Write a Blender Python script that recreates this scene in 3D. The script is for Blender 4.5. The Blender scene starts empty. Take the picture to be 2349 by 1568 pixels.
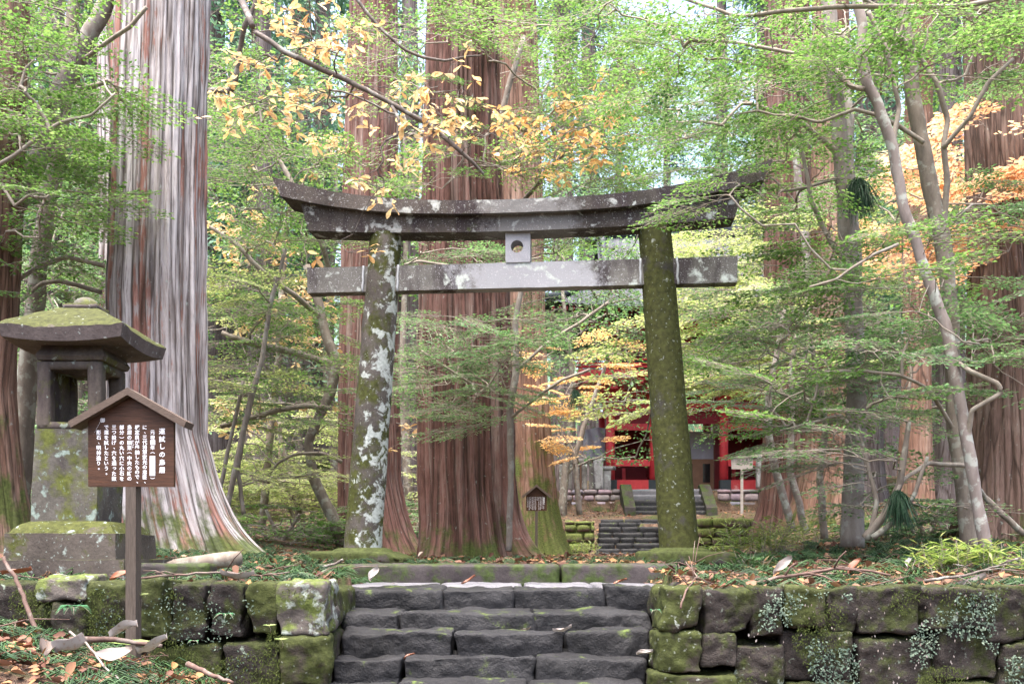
import bpy, math, random
import numpy as np
from math import radians, pi
R = np.random.RandomState(7)
random.seed(7)
sc = bpy.context.scene
col = sc.collection
EYE, F, CX, HY = 1.5, 2283.0, 1174.5, 1270.0

def P(px, py, D):
    """real place of a thing measured on the photograph (2349 px wide) standing D metres from the camera"""
    return np.array([(px - CX) / F * D, D, EYE - (py - HY) / F * D])

# ------------------------------------------------------------------ noise
def _h(ix, iy, iz, s):
    h = (ix * 374761393 + iy * 668265263 + iz * 2147483647 + s * 1274126177) & 0xFFFFFFFF
    h = ((h ^ (h >> 13)) * 1274126177) & 0xFFFFFFFF
    h = (h ^ (h >> 16)) & 0xFFFFFFFF
    return h / 4294967295.0
def noise(p, s=0):
    p = np.asarray(p, float); i = np.floor(p).astype(np.int64); f = p - i
    f = f * f * (3 - 2 * f); out = 0
    for dx in (0, 1):
        for dy in (0, 1):
            for dz in (0, 1):
                w = (f[..., 0] if dx else 1 - f[..., 0]) * (f[..., 1] if dy else 1 - f[..., 1]) * (f[..., 2] if dz else 1 - f[..., 2])
                out = out + w * _h(i[..., 0] + dx, i[..., 1] + dy, i[..., 2] + dz, s)
    return out * 2 - 1
def fbm(p, o=4, s=0):
    a, t, n = 1.0, 0, 0; p = np.asarray(p, float)
    for k in range(o):
        t = t + a * noise(p * 2 ** k, s + k); n += a; a *= .5
    return t / n
def sst(a, b, x):
    t = np.clip((np.asarray(x, float) - a) / (b - a), 0, 1); return t * t * (3 - 2 * t)

# ------------------------------------------------------------------ mesh builder
class MB:
    def __init__(s): s.V = []; s.Q = []; s.T = []; s.A = []; s.U = []; s.n = 0
    def add(s, V, Q=None, T=None, A=None, U=None):
        V = np.asarray(V, float).reshape(-1, 3)
        if Q is not None and len(Q): s.Q.append(np.asarray(Q, np.int64) + s.n)
        if T is not None and len(T): s.T.append(np.asarray(T, np.int64) + s.n)
        s.A.append(np.zeros(len(V)) if A is None else np.broadcast_to(np.asarray(A, float), (len(V),)))
        s.U.append(np.zeros((len(V), 2)) if U is None else U)
        s.V.append(V); s.n += len(V); return s
    def box(s, c, h, A=None, rz=0, taper=1.0):
        c = np.asarray(c, float); h = np.asarray(h, float)
        v = np.array([[x, y, z] for z in (-1, 1) for y in (-1, 1) for x in (-1, 1)], float)
        v = v * h; v[4:, :2] *= taper
        if rz: v[:, :2] = v[:, :2] @ np.array([[math.cos(rz), math.sin(rz)], [-math.sin(rz), math.cos(rz)]])
        return s.add(v + c, [[0, 2, 3, 1], [4, 5, 7, 6], [0, 1, 5, 4], [2, 6, 7, 3], [0, 4, 6, 2], [1, 3, 7, 5]], A=A)
    def b2(s, x0, x1, y0, y1, z0, z1, A=None):
        return s.box([(x0 + x1) / 2, (y0 + y1) / 2, (z0 + z1) / 2], [(x1 - x0) / 2, (y1 - y0) / 2, (z1 - z0) / 2], A)
    def tube(s, pts, rad, k=6, A=None, cap=True):
        pts = np.asarray(pts, float); n = len(pts); rad = np.broadcast_to(np.asarray(rad, float), (n,))
        t = np.gradient(pts, axis=0); t /= np.linalg.norm(t, axis=1)[:, None] + 1e-9
        ref = np.array([0, 0, 1.0]) if abs(t[0][2]) < .9 else np.array([0, 1.0, 0])
        u = np.cross(t, ref); u /= np.linalg.norm(u, axis=1)[:, None] + 1e-9
        w = np.cross(t, u); a = np.arange(k) * 2 * pi / k
        V = pts[:, None] + rad[:, None, None] * (u[:, None] * np.cos(a)[None, :, None] + w[:, None] * np.sin(a)[None, :, None])
        i = np.arange(n - 1)[:, None] * k; j = np.arange(k)[None]; j2 = (j + 1) % k
        Q = np.stack([i + j, i + j2, i + k + j2, i + k + j], -1).reshape(-1, 4)
        V = V.reshape(-1, 3); T = None
        if cap:
            V = np.vstack([V, pts[0], pts[-1]]); q = np.arange(k); q2 = (q + 1) % k; b = (n - 1) * k
            T = np.vstack([np.stack([q2, q, np.full(k, n * k)], 1), np.stack([b + q, b + q2, np.full(k, n * k + 1)], 1)])
        return s.add(V, Q, T, A=A)
    def grid(s, G, wrap=False, A=None, U=None):
        n, m = G.shape[:2]; mm = m if wrap else m - 1
        i = np.arange(n - 1)[:, None] * m; j = np.arange(mm)[None]; j2 = (j + 1) % m
        Q = np.stack([i + j, i + j2, i + m + j2, i + m + j], -1).reshape(-1, 4)
        return s.add(G.reshape(-1, 3), Q, A=None if A is None else A.reshape(-1), U=None if U is None else U.reshape(-1, 2))
    def prism(s, poly, y0, y1, A=None):
        """outline in x,z pulled through y"""
        n = len(poly); p = np.asarray(poly, float)
        V = np.vstack([np.stack([p[:, 0], np.full(n, y0), p[:, 1]], 1), np.stack([p[:, 0], np.full(n, y1), p[:, 1]], 1)])
        Q = [[i, (i + 1) % n, n + (i + 1) % n, n + i] for i in range(n)]
        s.add(V, Q, A=A); c0 = s.n
        cen = p.mean(0); V = np.vstack([V, [cen[0], y0, cen[1]], [cen[0], y1, cen[1]]])
        T = [[(i + 1) % n, i, 2 * n] for i in range(n)] + [[n + i, n + (i + 1) % n, 2 * n + 1] for i in range(n)]
        return s.add(V, None, T, A=A)
    def rock(s, c, h, r=.03, amp=.01, sp=.04, seed=0, A=None, fr=3.0, rz=0, warp=0.):
        c = np.asarray(c, float); h = np.asarray(h, float); r = min(r, h.min() * .95)
        n = np.clip(np.ceil(2 * h / sp).astype(int), 2, 60)
        Vs, Qs, o = [], [], 0
        for ax in range(3):
            a, b = (ax + 1) % 3, (ax + 2) % 3
            ga, gb = np.meshgrid(np.linspace(-1, 1, n[a] + 1), np.linspace(-1, 1, n[b] + 1), indexing='ij')
            for sg in (-1, 1):
                v = np.zeros(ga.shape + (3,)); v[..., ax] = sg; v[..., a] = ga; v[..., b] = gb
                m = n[b] + 1; i = np.arange(n[a])[:, None] * m; j = np.arange(n[b])[None]
                q = np.stack([i + j, i + m + j, i + m + j + 1, i + j + 1], -1).reshape(-1, 4)
                if sg < 0: q = q[:, ::-1]
                Vs.append(v.reshape(-1, 3)); Qs.append(q + o); o += v.size // 3
        V = np.vstack(Vs); Q = np.vstack(Qs)
        _, idx, inv = np.unique(np.round(V * 1e4).astype(np.int64), axis=0, return_index=True, return_inverse=True)
        V = V[idx] * h; Q = inv.reshape(-1)[Q]
        q = np.clip(V, -(h - r), h - r); d = V - q; L = np.linalg.norm(d, axis=1)[:, None]
        nn = d / (L + 1e-9); V = q + r * nn
        w = V + c
        dis = fbm(w * fr, 3, seed) * amp * 1.3 + (np.abs(noise(w * fr * 2.3, seed + 4)) - .4) * amp * .7 + fbm(w * fr * 5, 3, seed + 9) * amp * .6
        V = V + nn * dis[:, None]
        if warp: V = V + warp * np.stack([fbm(w * 2.6, 3, seed + 31), fbm(w * 2.6, 3, seed + 32) * .6, fbm(w * 2.6, 3, seed + 33)], 1)
        if rz:
            V[:, :2] = V[:, :2] @ np.array([[math.cos(rz), math.sin(rz)], [-math.sin(rz), math.cos(rz)]])
        return s.add(V + c, Q, A=A)
    def build(s, name, mat, parent=None, smooth=True, uv=False, attr=None):
        V = np.vstack(s.V) if s.V else np.zeros((0, 3))
        if parent is not None: V = V - np.array(parent.location)
        me = bpy.data.meshes.new(name)
        Q = np.vstack(s.Q) if s.Q else np.zeros((0, 4), np.int64); T = np.vstack(s.T) if s.T else np.zeros((0, 3), np.int64)
        me.vertices.add(len(V)); me.vertices.foreach_set('co', V.astype(np.float32).ravel())
        nl = Q.size + T.size; me.loops.add(nl); me.polygons.add(len(Q) + len(T))
        li = np.concatenate([Q.ravel(), T.ravel()]).astype(np.int32)
        me.loops.foreach_set('vertex_index', li)
        st = np.concatenate([np.arange(len(Q)) * 4, Q.size + np.arange(len(T)) * 3]).astype(np.int32)
        me.polygons.foreach_set('loop_start', st)
        me.polygons.foreach_set('use_smooth', np.full(len(st), smooth))
        if uv:
            U = np.vstack(s.U); l = me.uv_layers.new(name='UVMap'); l.data.foreach_set('uv', U[li].astype(np.float32).ravel())
        if attr:
            a = me.attributes.new(attr, 'FLOAT', 'POINT'); a.data.foreach_set('value', np.concatenate(s.A).astype(np.float32))
        me.update(calc_edges=True); me.validate()
        if mat: me.materials.append(mat)
        o = bpy.data.objects.new(name, me); col.objects.link(o)
        if parent is not None: o.parent = parent
        return o

def thing(name, label, cat, loc=(0, 0, 0), group=None):
    o = bpy.data.objects.new(name, None); col.objects.link(o); o.location = [float(v) for v in loc]; o.empty_display_size = .2
    o['label'] = label; o['category'] = cat
    if group: o['group'] = group
    bpy.context.view_layer.update() if False else None
    return o
def tag(o, label=None, cat=None, group=None, kind=None):
    for k, v in (('label', label), ('category', cat), ('group', group), ('kind', kind)):
        if v: o[k] = v
    return o
def copy_tree(o, loc, rz, sc_, label, parent=None):
    c = o.copy(); col.objects.link(c)
    if parent is None:
        c.location = [float(v) for v in loc]; c.rotation_euler = (0, 0, rz); c.scale = (sc_,) * 3
        if label: c['label'] = label
    else: c.parent = parent
    for ch in list(o.children): copy_tree(ch, None, 0, 1, None, c)
    return c

# ------------------------------------------------------------------ materials
class NT:
    def __init__(s, name):
        s.m = bpy.data.materials.new(name); s.m.use_nodes = True; s.t = s.m.node_tree; s.t.nodes.clear()
        s.out = s.t.nodes.new('ShaderNodeOutputMaterial')
    def n(s, typ, props=None, **inp):
        nd = s.t.nodes.new('ShaderNode' + typ)
        for k, v in (props or {}).items(): setattr(nd, k, v)
        for k, v in inp.items():
            key = int(k[1:]) if k[0] == 'i' and k[1:].isdigit() else k.replace('_', ' ')
            s.set(nd.inputs[key], v)
        return nd
    def set(s, sock, v):
        if hasattr(v, 'links') or isinstance(v, bpy.types.NodeSocket): s.t.links.new(v, sock)
        elif isinstance(v, bpy.types.Node): s.t.links.new(v.outputs[0], sock)
        elif isinstance(v, (tuple, list)) and len(v) == 3 and len(sock.default_value) == 4: sock.default_value = (*v, 1)
        else: sock.default_value = v
    def coord(s, kind='Object', scale=None):
        c = s.n('TexCoord').outputs[kind]
        if scale is None: return c
        return s.n('Mapping', Vector=c, Scale=scale).outputs[0]
    def noise(s, vec, scale, detail=4, rough=.55, dist=0):
        return s.n('TexNoise', Vector=vec, Scale=scale, Detail=detail, Roughness=rough, Distortion=dist).outputs['Fac']
    def ramp(s, fac, stops, interp='LINEAR'):
        r = s.n('ValToRGB', Fac=fac); e = r.color_ramp; e.interpolation = interp
        while len(e.elements) < len(stops): e.elements.new(.5)
        for q, (p, c) in zip(e.elements, stops):
            q.position = p; q.color = (*c, 1) if isinstance(c, (tuple, list)) else (c, c, c, 1)
        return r.outputs[0]
    def math(s, op, a, b=0.0, clamp=False):
        m = s.n('Math', {'operation': op, 'use_clamp': clamp}); s.set(m.inputs[0], a); s.set(m.inputs[1], b); return m.outputs[0]
    def mix(s, fac, a, b, mode='MIX'):
        m = s.n('Mix', {'data_type': 'RGBA', 'blend_type': mode}); s.set(m.inputs[0], fac); s.set(m.inputs[6], a); s.set(m.inputs[7], b); return m.outputs[2]
    def bump(s, h, strength=.5, dist=.01): return s.n('Bump', Strength=strength, Distance=dist, Height=h).outputs[0]
    def bsdf(s, color, rough=.8, spec=.3, normal=None, metallic=0.0):
        b = s.n('BsdfPrincipled', Base_Color=color, Roughness=rough, Metallic=metallic)
        b.inputs['Specular IOR Level'].default_value = spec
        if normal is not None: s.set(b.inputs['Normal'], normal)
        return b
    def done(s, sh): s.t.links.new(sh.outputs[0] if isinstance(sh, bpy.types.Node) else sh, s.out.inputs[0]); return s.m

def stone_mat(name, c1, c2, lich=.0, lsc=6, moss=.0, msc=3, lcol=(.5, .54, .5), mcol=(.07, .1, .02), rough=.8, spec=.12, bump=.6, bd=.012,
              speck=0., pale=None, top=.0, attr=False, lgx=None, seed=0., stain=.0):
    t = NT(name); co = t.n('Mapping', Vector=t.coord(), Location=(seed, seed * .7, seed * .3)).outputs[0]
    a = t.noise(co, 2.2, 6, .65); g = t.noise(co, 45, 4, .7)
    c = t.ramp(t.math('ADD', t.math('MULTIPLY', a, .75), t.math('MULTIPLY', g, .3)), [(.32, c1), (.68, c2)])
    if attr:
        at = t.n('Attribute', {'attribute_name': 'rnd'}).outputs['Fac']
        c = t.mix(1.0, c, t.ramp(at, [(0, (.55, .5, .5)), (.3, (1, .95, .9)), (.55, (1.25, .95, 1.05)), (.8, (.9, .95, 1.1)), (1, (1.3, 1.2, 1.05))]), 'MULTIPLY')
    if stain:
        st = t.noise(t.n('Mapping', Vector=co, Scale=(1, 1, .25)).outputs[0], 3.2, 5, .6)
        c = t.mix(t.ramp(st, [(.5, 0), (.62, stain)]), c, (.035, .026, .03))
    if pale is not None:
        x = t.n('SeparateXYZ', Vector=t.coord()).outputs[0]
        ax = t.math('ABSOLUTE', t.math('SUBTRACT', x, pale[1]))
        pm = t.math('ADD', t.ramp(t.math('DIVIDE', ax, pale[2]), [(.25, 1), (1, 0)]), t.math('MULTIPLY', t.math('SUBTRACT', t.noise(co, 5, 8, .75), .5), 2.2), True)
        c = t.mix(t.ramp(pm, [(.35, 0), (.75, 1)]), c, pale[0])
    if speck:
        v = t.noise(co, 70, 2, .5); c = t.mix(t.ramp(v, [(.62, 0), (.7, speck)]), c, (.5, .5, .52))
    if moss or top:
        m = t.noise(co, msc, 7, .68)
        nz = t.n('SeparateXYZ', Vector=t.n('NewGeometry').outputs['Normal']).outputs[2]
        fac = t.math('ADD', m, t.math('MULTIPLY', nz, top))
        th = .72 - .36 * moss
        fm = t.ramp(fac, [(th - .05, 0), (th + .06, .95)])
        c = t.mix(fm, c, t.ramp(t.noise(co, 22, 3), [(.3, tuple(x * .6 for x in mcol)), (.7, tuple(x * 1.45 for x in mcol))]))
    if lich:
        v = t.noise(co, lsc, 8, .62, .3); th = .75 - .28 * lich
        if lgx is not None:
            sx_ = t.n('SeparateXYZ', Vector=t.coord()); x = t.math('SUBTRACT', sx_.outputs[0], t.math('MULTIPLY', sx_.outputs[2], .0764))
            v = t.math('ADD', v, t.math('MULTIPLY', t.ramp(t.n('MapRange', Value=x, i1=lgx[0], i2=lgx[1]).outputs[0], [(0, 0), (1, 1)]), lgx[2]))
        fm = t.ramp(v, [(th - .03, 0), (th + .03, .9)])
        c = t.mix(fm, c, t.ramp(t.noise(co, 30, 3), [(.3, tuple(x * .75 for x in lcol)), (.7, tuple(min(1, x * 1.2) for x in lcol))]))
        v2 = t.noise(co, lsc * 4.5, 3, .5); fm2 = t.ramp(v2, [(.66, 0), (.69, .8 * min(1, lich * 1.3))]); c = t.mix(fm2, c, lcol)
    hgt = t.math('ADD', t.math('MULTIPLY', t.noise(co, 12, 8, .7), 1.0), t.math('MULTIPLY', g, .35))
    return t.done(t.bsdf(c, rough, spec, t.bump(hgt, bump, bd)))

def leaf_mat(name, stops, trans=.42, rough=.38, gloss=.3, tcol=1.2, brown=None):
    t = NT(name); at = t.n('Attribute', {'attribute_name': 'rnd'}).outputs['Fac']
    nz = t.noise(t.coord(), 1.1, 3)
    f = t.math('ADD', t.math('MULTIPLY', at, .7), t.math('MULTIPLY', t.math('SUBTRACT', nz, .35), .9), True)
    c = t.ramp(f, stops)
    if brown: c = t.mix(t.ramp(t.noise(t.coord(), 38, 4, .6), [(.52, 0), (.66, .85)]), c, brown)
    tc = t.mix(1.0, c, (tcol, tcol, tcol * .8), 'MULTIPLY')
    d = t.bsdf(c, rough, gloss); tr = t.n('BsdfTranslucent', Color=tc)
    return t.done(t.n('MixShader', Fac=trans, i1=d.outputs[0], i2=tr.outputs[0]))

def bark_mat(name, cols, crack=(.035, .022, .016), mossc=(.06, .08, .02), moss_z=None, sx=9., sz=.55, moss_amt=.5, crackw=.06, bs=1.0):
    """furrowed cedar bark; UV = metres round the trunk, metres up it"""
    t = NT(name); uv = t.coord('UV')
    wob = t.noise(t.n('Mapping', Vector=uv, Scale=(1.2, .5, 1)).outputs[0], 1.6, 3)
    sep = t.n('SeparateXYZ', Vector=uv)
    u = t.math('ADD', sep.outputs[0], t.math('MULTIPLY', wob, .05))
    vec = t.n('CombineXYZ', X=t.math('MULTIPLY', u, sx), Y=t.math('MULTIPLY', sep.outputs[1], sz)).outputs[0]
    vo = t.n('TexVoronoi', {'feature': 'F1'}, Vector=vec, Scale=1.0, Randomness=1.0)
    ed = t.n('TexVoronoi', {'feature': 'DISTANCE_TO_EDGE'}, Vector=vec, Scale=1.0, Randomness=1.0).outputs['Distance']
    cellr = t.n('SeparateColor', Color=vo.outputs['Color']).outputs[0]
    fib = t.noise(t.n('Mapping', Vector=uv, Scale=(60, 1.6, 1)).outputs[0], 1.0, 7, .72)
    fl = t.noise(t.n('Mapping', Vector=uv, Scale=(22, 3.2, 1)).outputs[0], 1.0, 5, .7)
    lit = t.noise(uv, .9, 3)
    f = t.math('ADD', t.math('ADD', t.math('MULTIPLY', cellr, .42), t.math('MULTIPLY', t.math('SUBTRACT', fl, .5), .75)), t.math('ADD', t.math('MULTIPLY', fib, .45), t.math('MULTIPLY', t.math('SUBTRACT', lit, .5), .7)), True)
    c = t.ramp(f, cols)
    c = t.mix(t.ramp(fib, [(.36, .75), (.47, 0)]), c, crack)
    c = t.mix(t.math('MULTIPLY', t.ramp(ed, [(0, .9), (crackw, 0)]), t.ramp(t.noise(t.n('Mapping', Vector=uv, Scale=(14, .8, 1)).outputs[0], 1.0, 3), [(.4, .15), (.55, 1)])), c, crack)
    ls = t.noise(t.n('Mapping', Vector=uv, Scale=(1, .6, 1)).outputs[0], 11, 6, .7)
    c = t.mix(t.ramp(ls, [(.62, 0), (.7, .55)]), c, (.36, .42, .38))
    if moss_z is not None:
        mf = t.math('ADD', t.n('MapRange', Value=sep.outputs[1], i1=moss_z[0], i2=moss_z[1], i3=.35 * moss_amt, i4=-.25).outputs[0],
                    t.noise(t.n('Mapping', Vector=uv, Scale=(1, .45, 1)).outputs[0], 4, 6, .65))
        c = t.mix(t.ramp(mf, [(.55, 0), (.68, .92)]), c, t.ramp(t.noise(uv, 30, 3), [(.3, tuple(x * .6 for x in mossc)), (.7, tuple(x * 1.5 for x in mossc))]))
    h = t.math('ADD', t.math('MULTIPLY', t.ramp(ed, [(0, 0), (.25, 1)]), .7), t.math('MULTIPLY', fib, .6))
    return t.done(t.bsdf(c, .88, .2, t.bump(h, .9 * bs, .03)))

def smooth_bark(name, c1, c2, lich=(.5, .52, .48), la=.5):
    t = NT(name); co = t.coord()
    a = t.noise(t.n('Mapping', Vector=co, Scale=(1, 1, .35)).outputs[0], 9, 6, .65)
    c = t.ramp(a, [(.3, c1), (.7, c2)])
    v = t.noise(co, 7, 6, .6); c = t.mix(t.ramp(v, [(.53, 0), (.6, la)]), c, lich)
    return t.done(t.bsdf(c, .8, .25, t.bump(t.noise(co, 40, 4), .4, .006)))

def plain(name, c, rough=.6, spec=.4, var=.25, sc_=8, bump=.15, stretch=(1, 1, 1), wear=None, c2=None):
    t = NT(name); co = t.coord('Object', stretch)
    n1 = t.noise(co, sc_, 6, .65)
    k = t.ramp(n1, [(.25, tuple(x * (1 - var) for x in c)), (.75, tuple(min(1, x * (1 + var)) for x in (c2 or c)))])
    if wear: k = t.mix(t.ramp(t.noise(co, sc_ * .6, 8, .72), [(.58, 0), (.68, .7)]), k, wear)
    return t.done(t.bsdf(k, rough, spec, t.bump(t.noise(co, sc_ * 4, 4), bump, .01)))

M = {}
M['step'] = stone_mat('step_stone', (.006, .006, .0065), (.026, .0255, .028), moss=.12, msc=5, top=.06, rough=.55, spec=.2, bump=1.0, bd=.025, lich=.1, lsc=9, lcol=(.10, .12, .115))
M['flag'] = stone_mat('flag_stone', (.05, .05, .058), (.15, .145, .16), rough=.6, spec=.3, bump=.7)
M['kerb'] = stone_mat('kerb_stone', (.016, .013, .014), (.066, .056, .056), moss=.5, msc=3, top=.05, rough=.6, bump=.8, mcol=(.038, .055, .015))
M['wall'] = stone_mat('mossy_wall_stone', (.010, .008, .008), (.052, .044, .040), moss=.5, msc=4, top=.12, lich=.3, lsc=9, lcol=(.20, .24, .20), mcol=(.03, .036, .012), bump=1.0, bd=.03, rough=.85)
M['wall_lich'] = stone_mat('lichen_wall_stone', (.035, .03, .028), (.12, .105, .095), moss=.5, msc=5, top=.1, lich=.6, lsc=7, lcol=(.26, .29, .265), mcol=(.075, .095, .025), bump=.8, bd=.02)
M['wall_moss'] = stone_mat('green_wall_stone', (.016, .013, .011), (.065, .055, .045), moss=.8, msc=3.6, top=.15, lich=.2, lsc=6, mcol=(.036, .043, .013), bump=.9, bd=.02)
M['wall_far'] = stone_mat('low_wall_stone', (.05, .04, .035), (.17, .14, .12), moss=.75, msc=1.2, top=.2, attr=True, mcol=(.09, .11, .03), bump=.5)
M['wall_gate'] = stone_mat('gate_wall_stone', (.13, .12, .13), (.34, .31, .31), moss=.2, msc=.8, lich=.3, lsc=2, attr=True, bump=.5, bd=.03)
M['dark'] = plain('dark_soil_core', (.012, .010, .008), 1, 0)
M['lintel'] = stone_mat('torii_lintel_stone', (.024, .0205, .0185), (.105, .09, .081), lich=.5, lsc=5.5, moss=.1, msc=4, top=.32, speck=.35, stain=.8, bump=.6, lcol=(.36, .375, .36), pale=((.155, .15, .148), .1, .8))
M['beam'] = stone_mat('torii_tie_beam_stone', (.06, .056, .050), (.19, .18, .165), lich=.45, lsc=3.2, speck=.6, pale=((.29, .29, .305), .15, 1.25), bump=.4, stain=.75, lcol=(.46, .50, .46), seed=3.3)
M['strut'] = stone_mat('torii_strut_granite', (.22, .22, .24), (.36, .36, .385), speck=.5, bump=.3)
M['pillar_lich'] = stone_mat('torii_pillar_lichen', (.026, .022, .019), (.12, .105, .094), lich=.38, lsc=8, moss=.62, msc=3.5, lcol=(.36, .39, .365), mcol=(.045, .05, .012), bump=.6, lgx=(-1.95, -1.6, .14), seed=1.7)
M['pillar_moss'] = stone_mat('torii_pillar_moss', (.022, .019, .019), (.11, .10, .098), lich=.25, lsc=6, moss=.95, msc=2.2, mcol=(.042, .045, .012), bump=.7, seed=5.1)
M['base'] = stone_mat('torii_base_stone', (.02, .017, .017), (.09, .075, .07), moss=.8, msc=5, top=.15, mcol=(.042, .052, .015), bump=.8)
M['mortar'] = plain('pale_mortar', (.36, .37, .38), .9, .1, .2, 20)
M['lantern'] = stone_mat('lantern_stone', (.028, .022, .018), (.12, .10, .085), lich=.35, lsc=3.2, moss=.4, msc=3.2, lcol=(.34, .42, .38), mcol=(.07, .075, .02), stain=.7, bump=.6, seed=2.2)
M['lantern_low'] = stone_mat('lantern_shaft_stone', (.03, .027, .024), (.13, .12, .105), lich=.5, lsc=8, moss=.42, msc=2.6, lcol=(.20, .25, .225), mcol=(.075, .085, .02), stain=.5, bump=.6, seed=8.4)
M['lantern_roof'] = stone_mat('lantern_roof_stone', (.035, .028, .028), (.14, .115, .11), lich=.3, lsc=4, moss=.28, msc=5, top=.4, lcol=(.42, .47, .45), mcol=(.042, .047, .013), bump=.7)
M['lantern_base'] = stone_mat('lantern_base_stone', (.024, .02, .018), (.10, .085, .075), lich=.42, lsc=7, moss=.3, msc=4, top=.38, lcol=(.27, .32, .30), mcol=(.05, .056, .014), bump=.7)
M['sign_board'] = plain('sign_board_wood', (.040, .0165, .0085), .5, .25, .45, 5, .3, (1.2, 1, 16), c2=(.058, .025, .013))
M['sign_roof'] = plain('sign_roof_wood', (.085, .062, .05), .75, .2, .35, 10, .3, (3, 3, 12))
M['sign_post'] = plain('sign_post_wood', (.075, .06, .05), .8, .2, .45, 9, .4, (14, 14, .9))
M['white'] = plain('white_lettering', (.85, .85, .9), .6, .2, .02)
M['ink'] = plain('black_ink', (.03, .03, .035), .6, .2, .1)
M['pale_wood'] = plain('pale_sign_wood', (.42, .37, .34), .8, .2, .25, 6, .2, (1, 1, 6))
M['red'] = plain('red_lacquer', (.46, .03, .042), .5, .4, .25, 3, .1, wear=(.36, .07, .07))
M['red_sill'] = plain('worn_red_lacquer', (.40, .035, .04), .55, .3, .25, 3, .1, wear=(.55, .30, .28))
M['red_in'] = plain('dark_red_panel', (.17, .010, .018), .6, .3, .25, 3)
M['black'] = plain('black_fitting', (.02, .025, .03), .5, .5, .3)
M['green_paint'] = plain('green_carving', (.02, .13, .10), .6, .3, .5, 10)
M['tile'] = plain('roof_tile', (.04, .045, .058), .6, .3, .35, 4)
M['cloth'] = plain('grey_sheeting', (.36, .35, .42), .7, .2, .12, 4, .3)
M['brown_board'] = plain('brown_hoarding', (.235, .125, .08), .6, .3, .12, 5)
M['glass'] = plain('dark_pane', (.02, .02, .02), .08, .6, .2)
M['granite'] = stone_mat('fence_granite', (.16, .15, .15), (.38, .37, .37), lich=.5, lsc=4, stain=.8, lcol=(.5, .54, .52), bump=.4)
M['fence'] = stone_mat('fence_stone', (.07, .06, .055), (.26, .24, .22), lich=.45, lsc=3, moss=.3, stain=.6, bump=.5)

pale_cols = [(0, (.10, .055, .04)), (.12, (.30, .14, .11)), (.27, (.33, .18, .15)), (.32, (.34, .295, .285)), (.6, (.50, .46, .465)), (.85, (.63, .595, .61)), (1, (.54, .55, .50))]
red_cols = [(0, (.04, .022, .018)), (.25, (.12, .058, .047)), (.45, (.18, .095, .08)), (.65, (.215, .145, .125)), (.85, (.30, .25, .22)), (1, (.40, .37, .34))]
brown_cols = [(0, (.035, .022, .017)), (.3, (.105, .068, .054)), (.5, (.155, .10, .08)), (.75, (.20, .15, .122)), (1, (.28, .24, .205))]
orange_cols = [(0, (.055, .03, .02)), (.3, (.16, .088, .062)), (.6, (.235, .15, .112)), (1, (.31, .25, .205))]
M['bark_pale'] = bark_mat('pale_peeling_bark', pale_cols, moss_z=(1.2, 3.4), sx=13, sz=.3, moss_amt=.7, crackw=.2)
M['bark_red'] = bark_mat('red_cedar_bark', red_cols, moss_z=(1.3, 3.2), sx=14, sz=.5, moss_amt=.5)
M['bark_ridge'] = bark_mat('ridged_cedar_bark', red_cols, moss_z=(1.2, 3.0), sx=10, sz=.2, moss_amt=.62, crackw=.16, bs=1.4, mossc=(.055, .075, .018))
M['bark_mossy'] = bark_mat('mossy_cedar_bark', orange_cols, moss_z=(.8, 7.5), sx=9, sz=.35, moss_amt=.95, crackw=.1, mossc=(.07, .09, .022))
M['bark_brown'] = bark_mat('brown_cedar_bark', brown_cols, moss_z=(1.3, 3), sx=13, sz=1.1, moss_amt=.4, crackw=.10)
M['bark_orange'] = bark_mat('orange_cedar_bark', orange_cols, moss_z=(1.6, 4.5), sx=9, sz=.6, moss_amt=.6)
M['bark_far'] = bark_mat('far_cedar_bark', [(0, (.07, .055, .052)), (.5, (.16, .13, .13)), (1, (.28, .255, .26))], sx=5, sz=.3)
M['bark_grey'] = smooth_bark('grey_smooth_bark', (.13, .105, .09), (.25, .22, .195), (.33, .34, .31), .4)
M['bark_spot'] = smooth_bark('spotted_pale_bark', (.14, .11, .10), (.26, .22, .20), (.36, .38, .34), .75)
M['bark_dull'] = smooth_bark('dull_brown_bark', (.10, .08, .065), (.22, .185, .15), (.36, .38, .32), .45)
M['twig'] = smooth_bark('twig_bark', (.14, .115, .09), (.31, .265, .22), la=.1)
M['twig_dark'] = smooth_bark('dark_branch_bark', (.055, .045, .04), (.14, .115, .10), la=.25)
G1 = [(0, (.04, .105, .026)), (.35, (.10, .21, .05)), (.7, (.17, .295, .08)), (1, (.30, .41, .17))]
M['leaf_fresh'] = leaf_mat('fresh_green_leaf', G1)
M['leaf_mid'] = leaf_mat('mid_green_leaf', [(0, (.04, .10, .045)), (.4, (.10, .20, .08)), (.8, (.17, .29, .12)), (1, (.30, .40, .21))])
M['leaf_yg'] = leaf_mat('yellow_green_leaf', [(0, (.16, .23, .08)), (.4, (.29, .36, .14)), (.8, (.43, .47, .21)), (1, (.54, .52, .28))], .5)
M['leaf_yellow'] = leaf_mat('yellow_leaf', [(0, (.45, .24, .11)), (.3, (.64, .42, .22)), (.65, (.74, .57, .36)), (1, (.7, .66, .42))], .35, .5, .2, 1.1, (.36, .17, .06))
M['leaf_orange'] = leaf_mat('orange_leaf', [(0, (.56, .27, .11)), (.4, (.68, .42, .20)), (.8, (.74, .53, .28)), (1, (.66, .6, .33))], .4, .5, .2, 1.2)
M['leaf_maple'] = leaf_mat('orange_maple_leaf', [(0, (.62, .30, .18)), (.5, (.74, .45, .30)), (1, (.76, .54, .38))], .45, .5, .2, 1.2)
M['leaf_teal'] = leaf_mat('cedar_needle', [(0, (.05, .115, .085)), (.5, (.11, .22, .155)), (1, (.21, .33, .22))], .25, .5, .2, 1.2)
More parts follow.
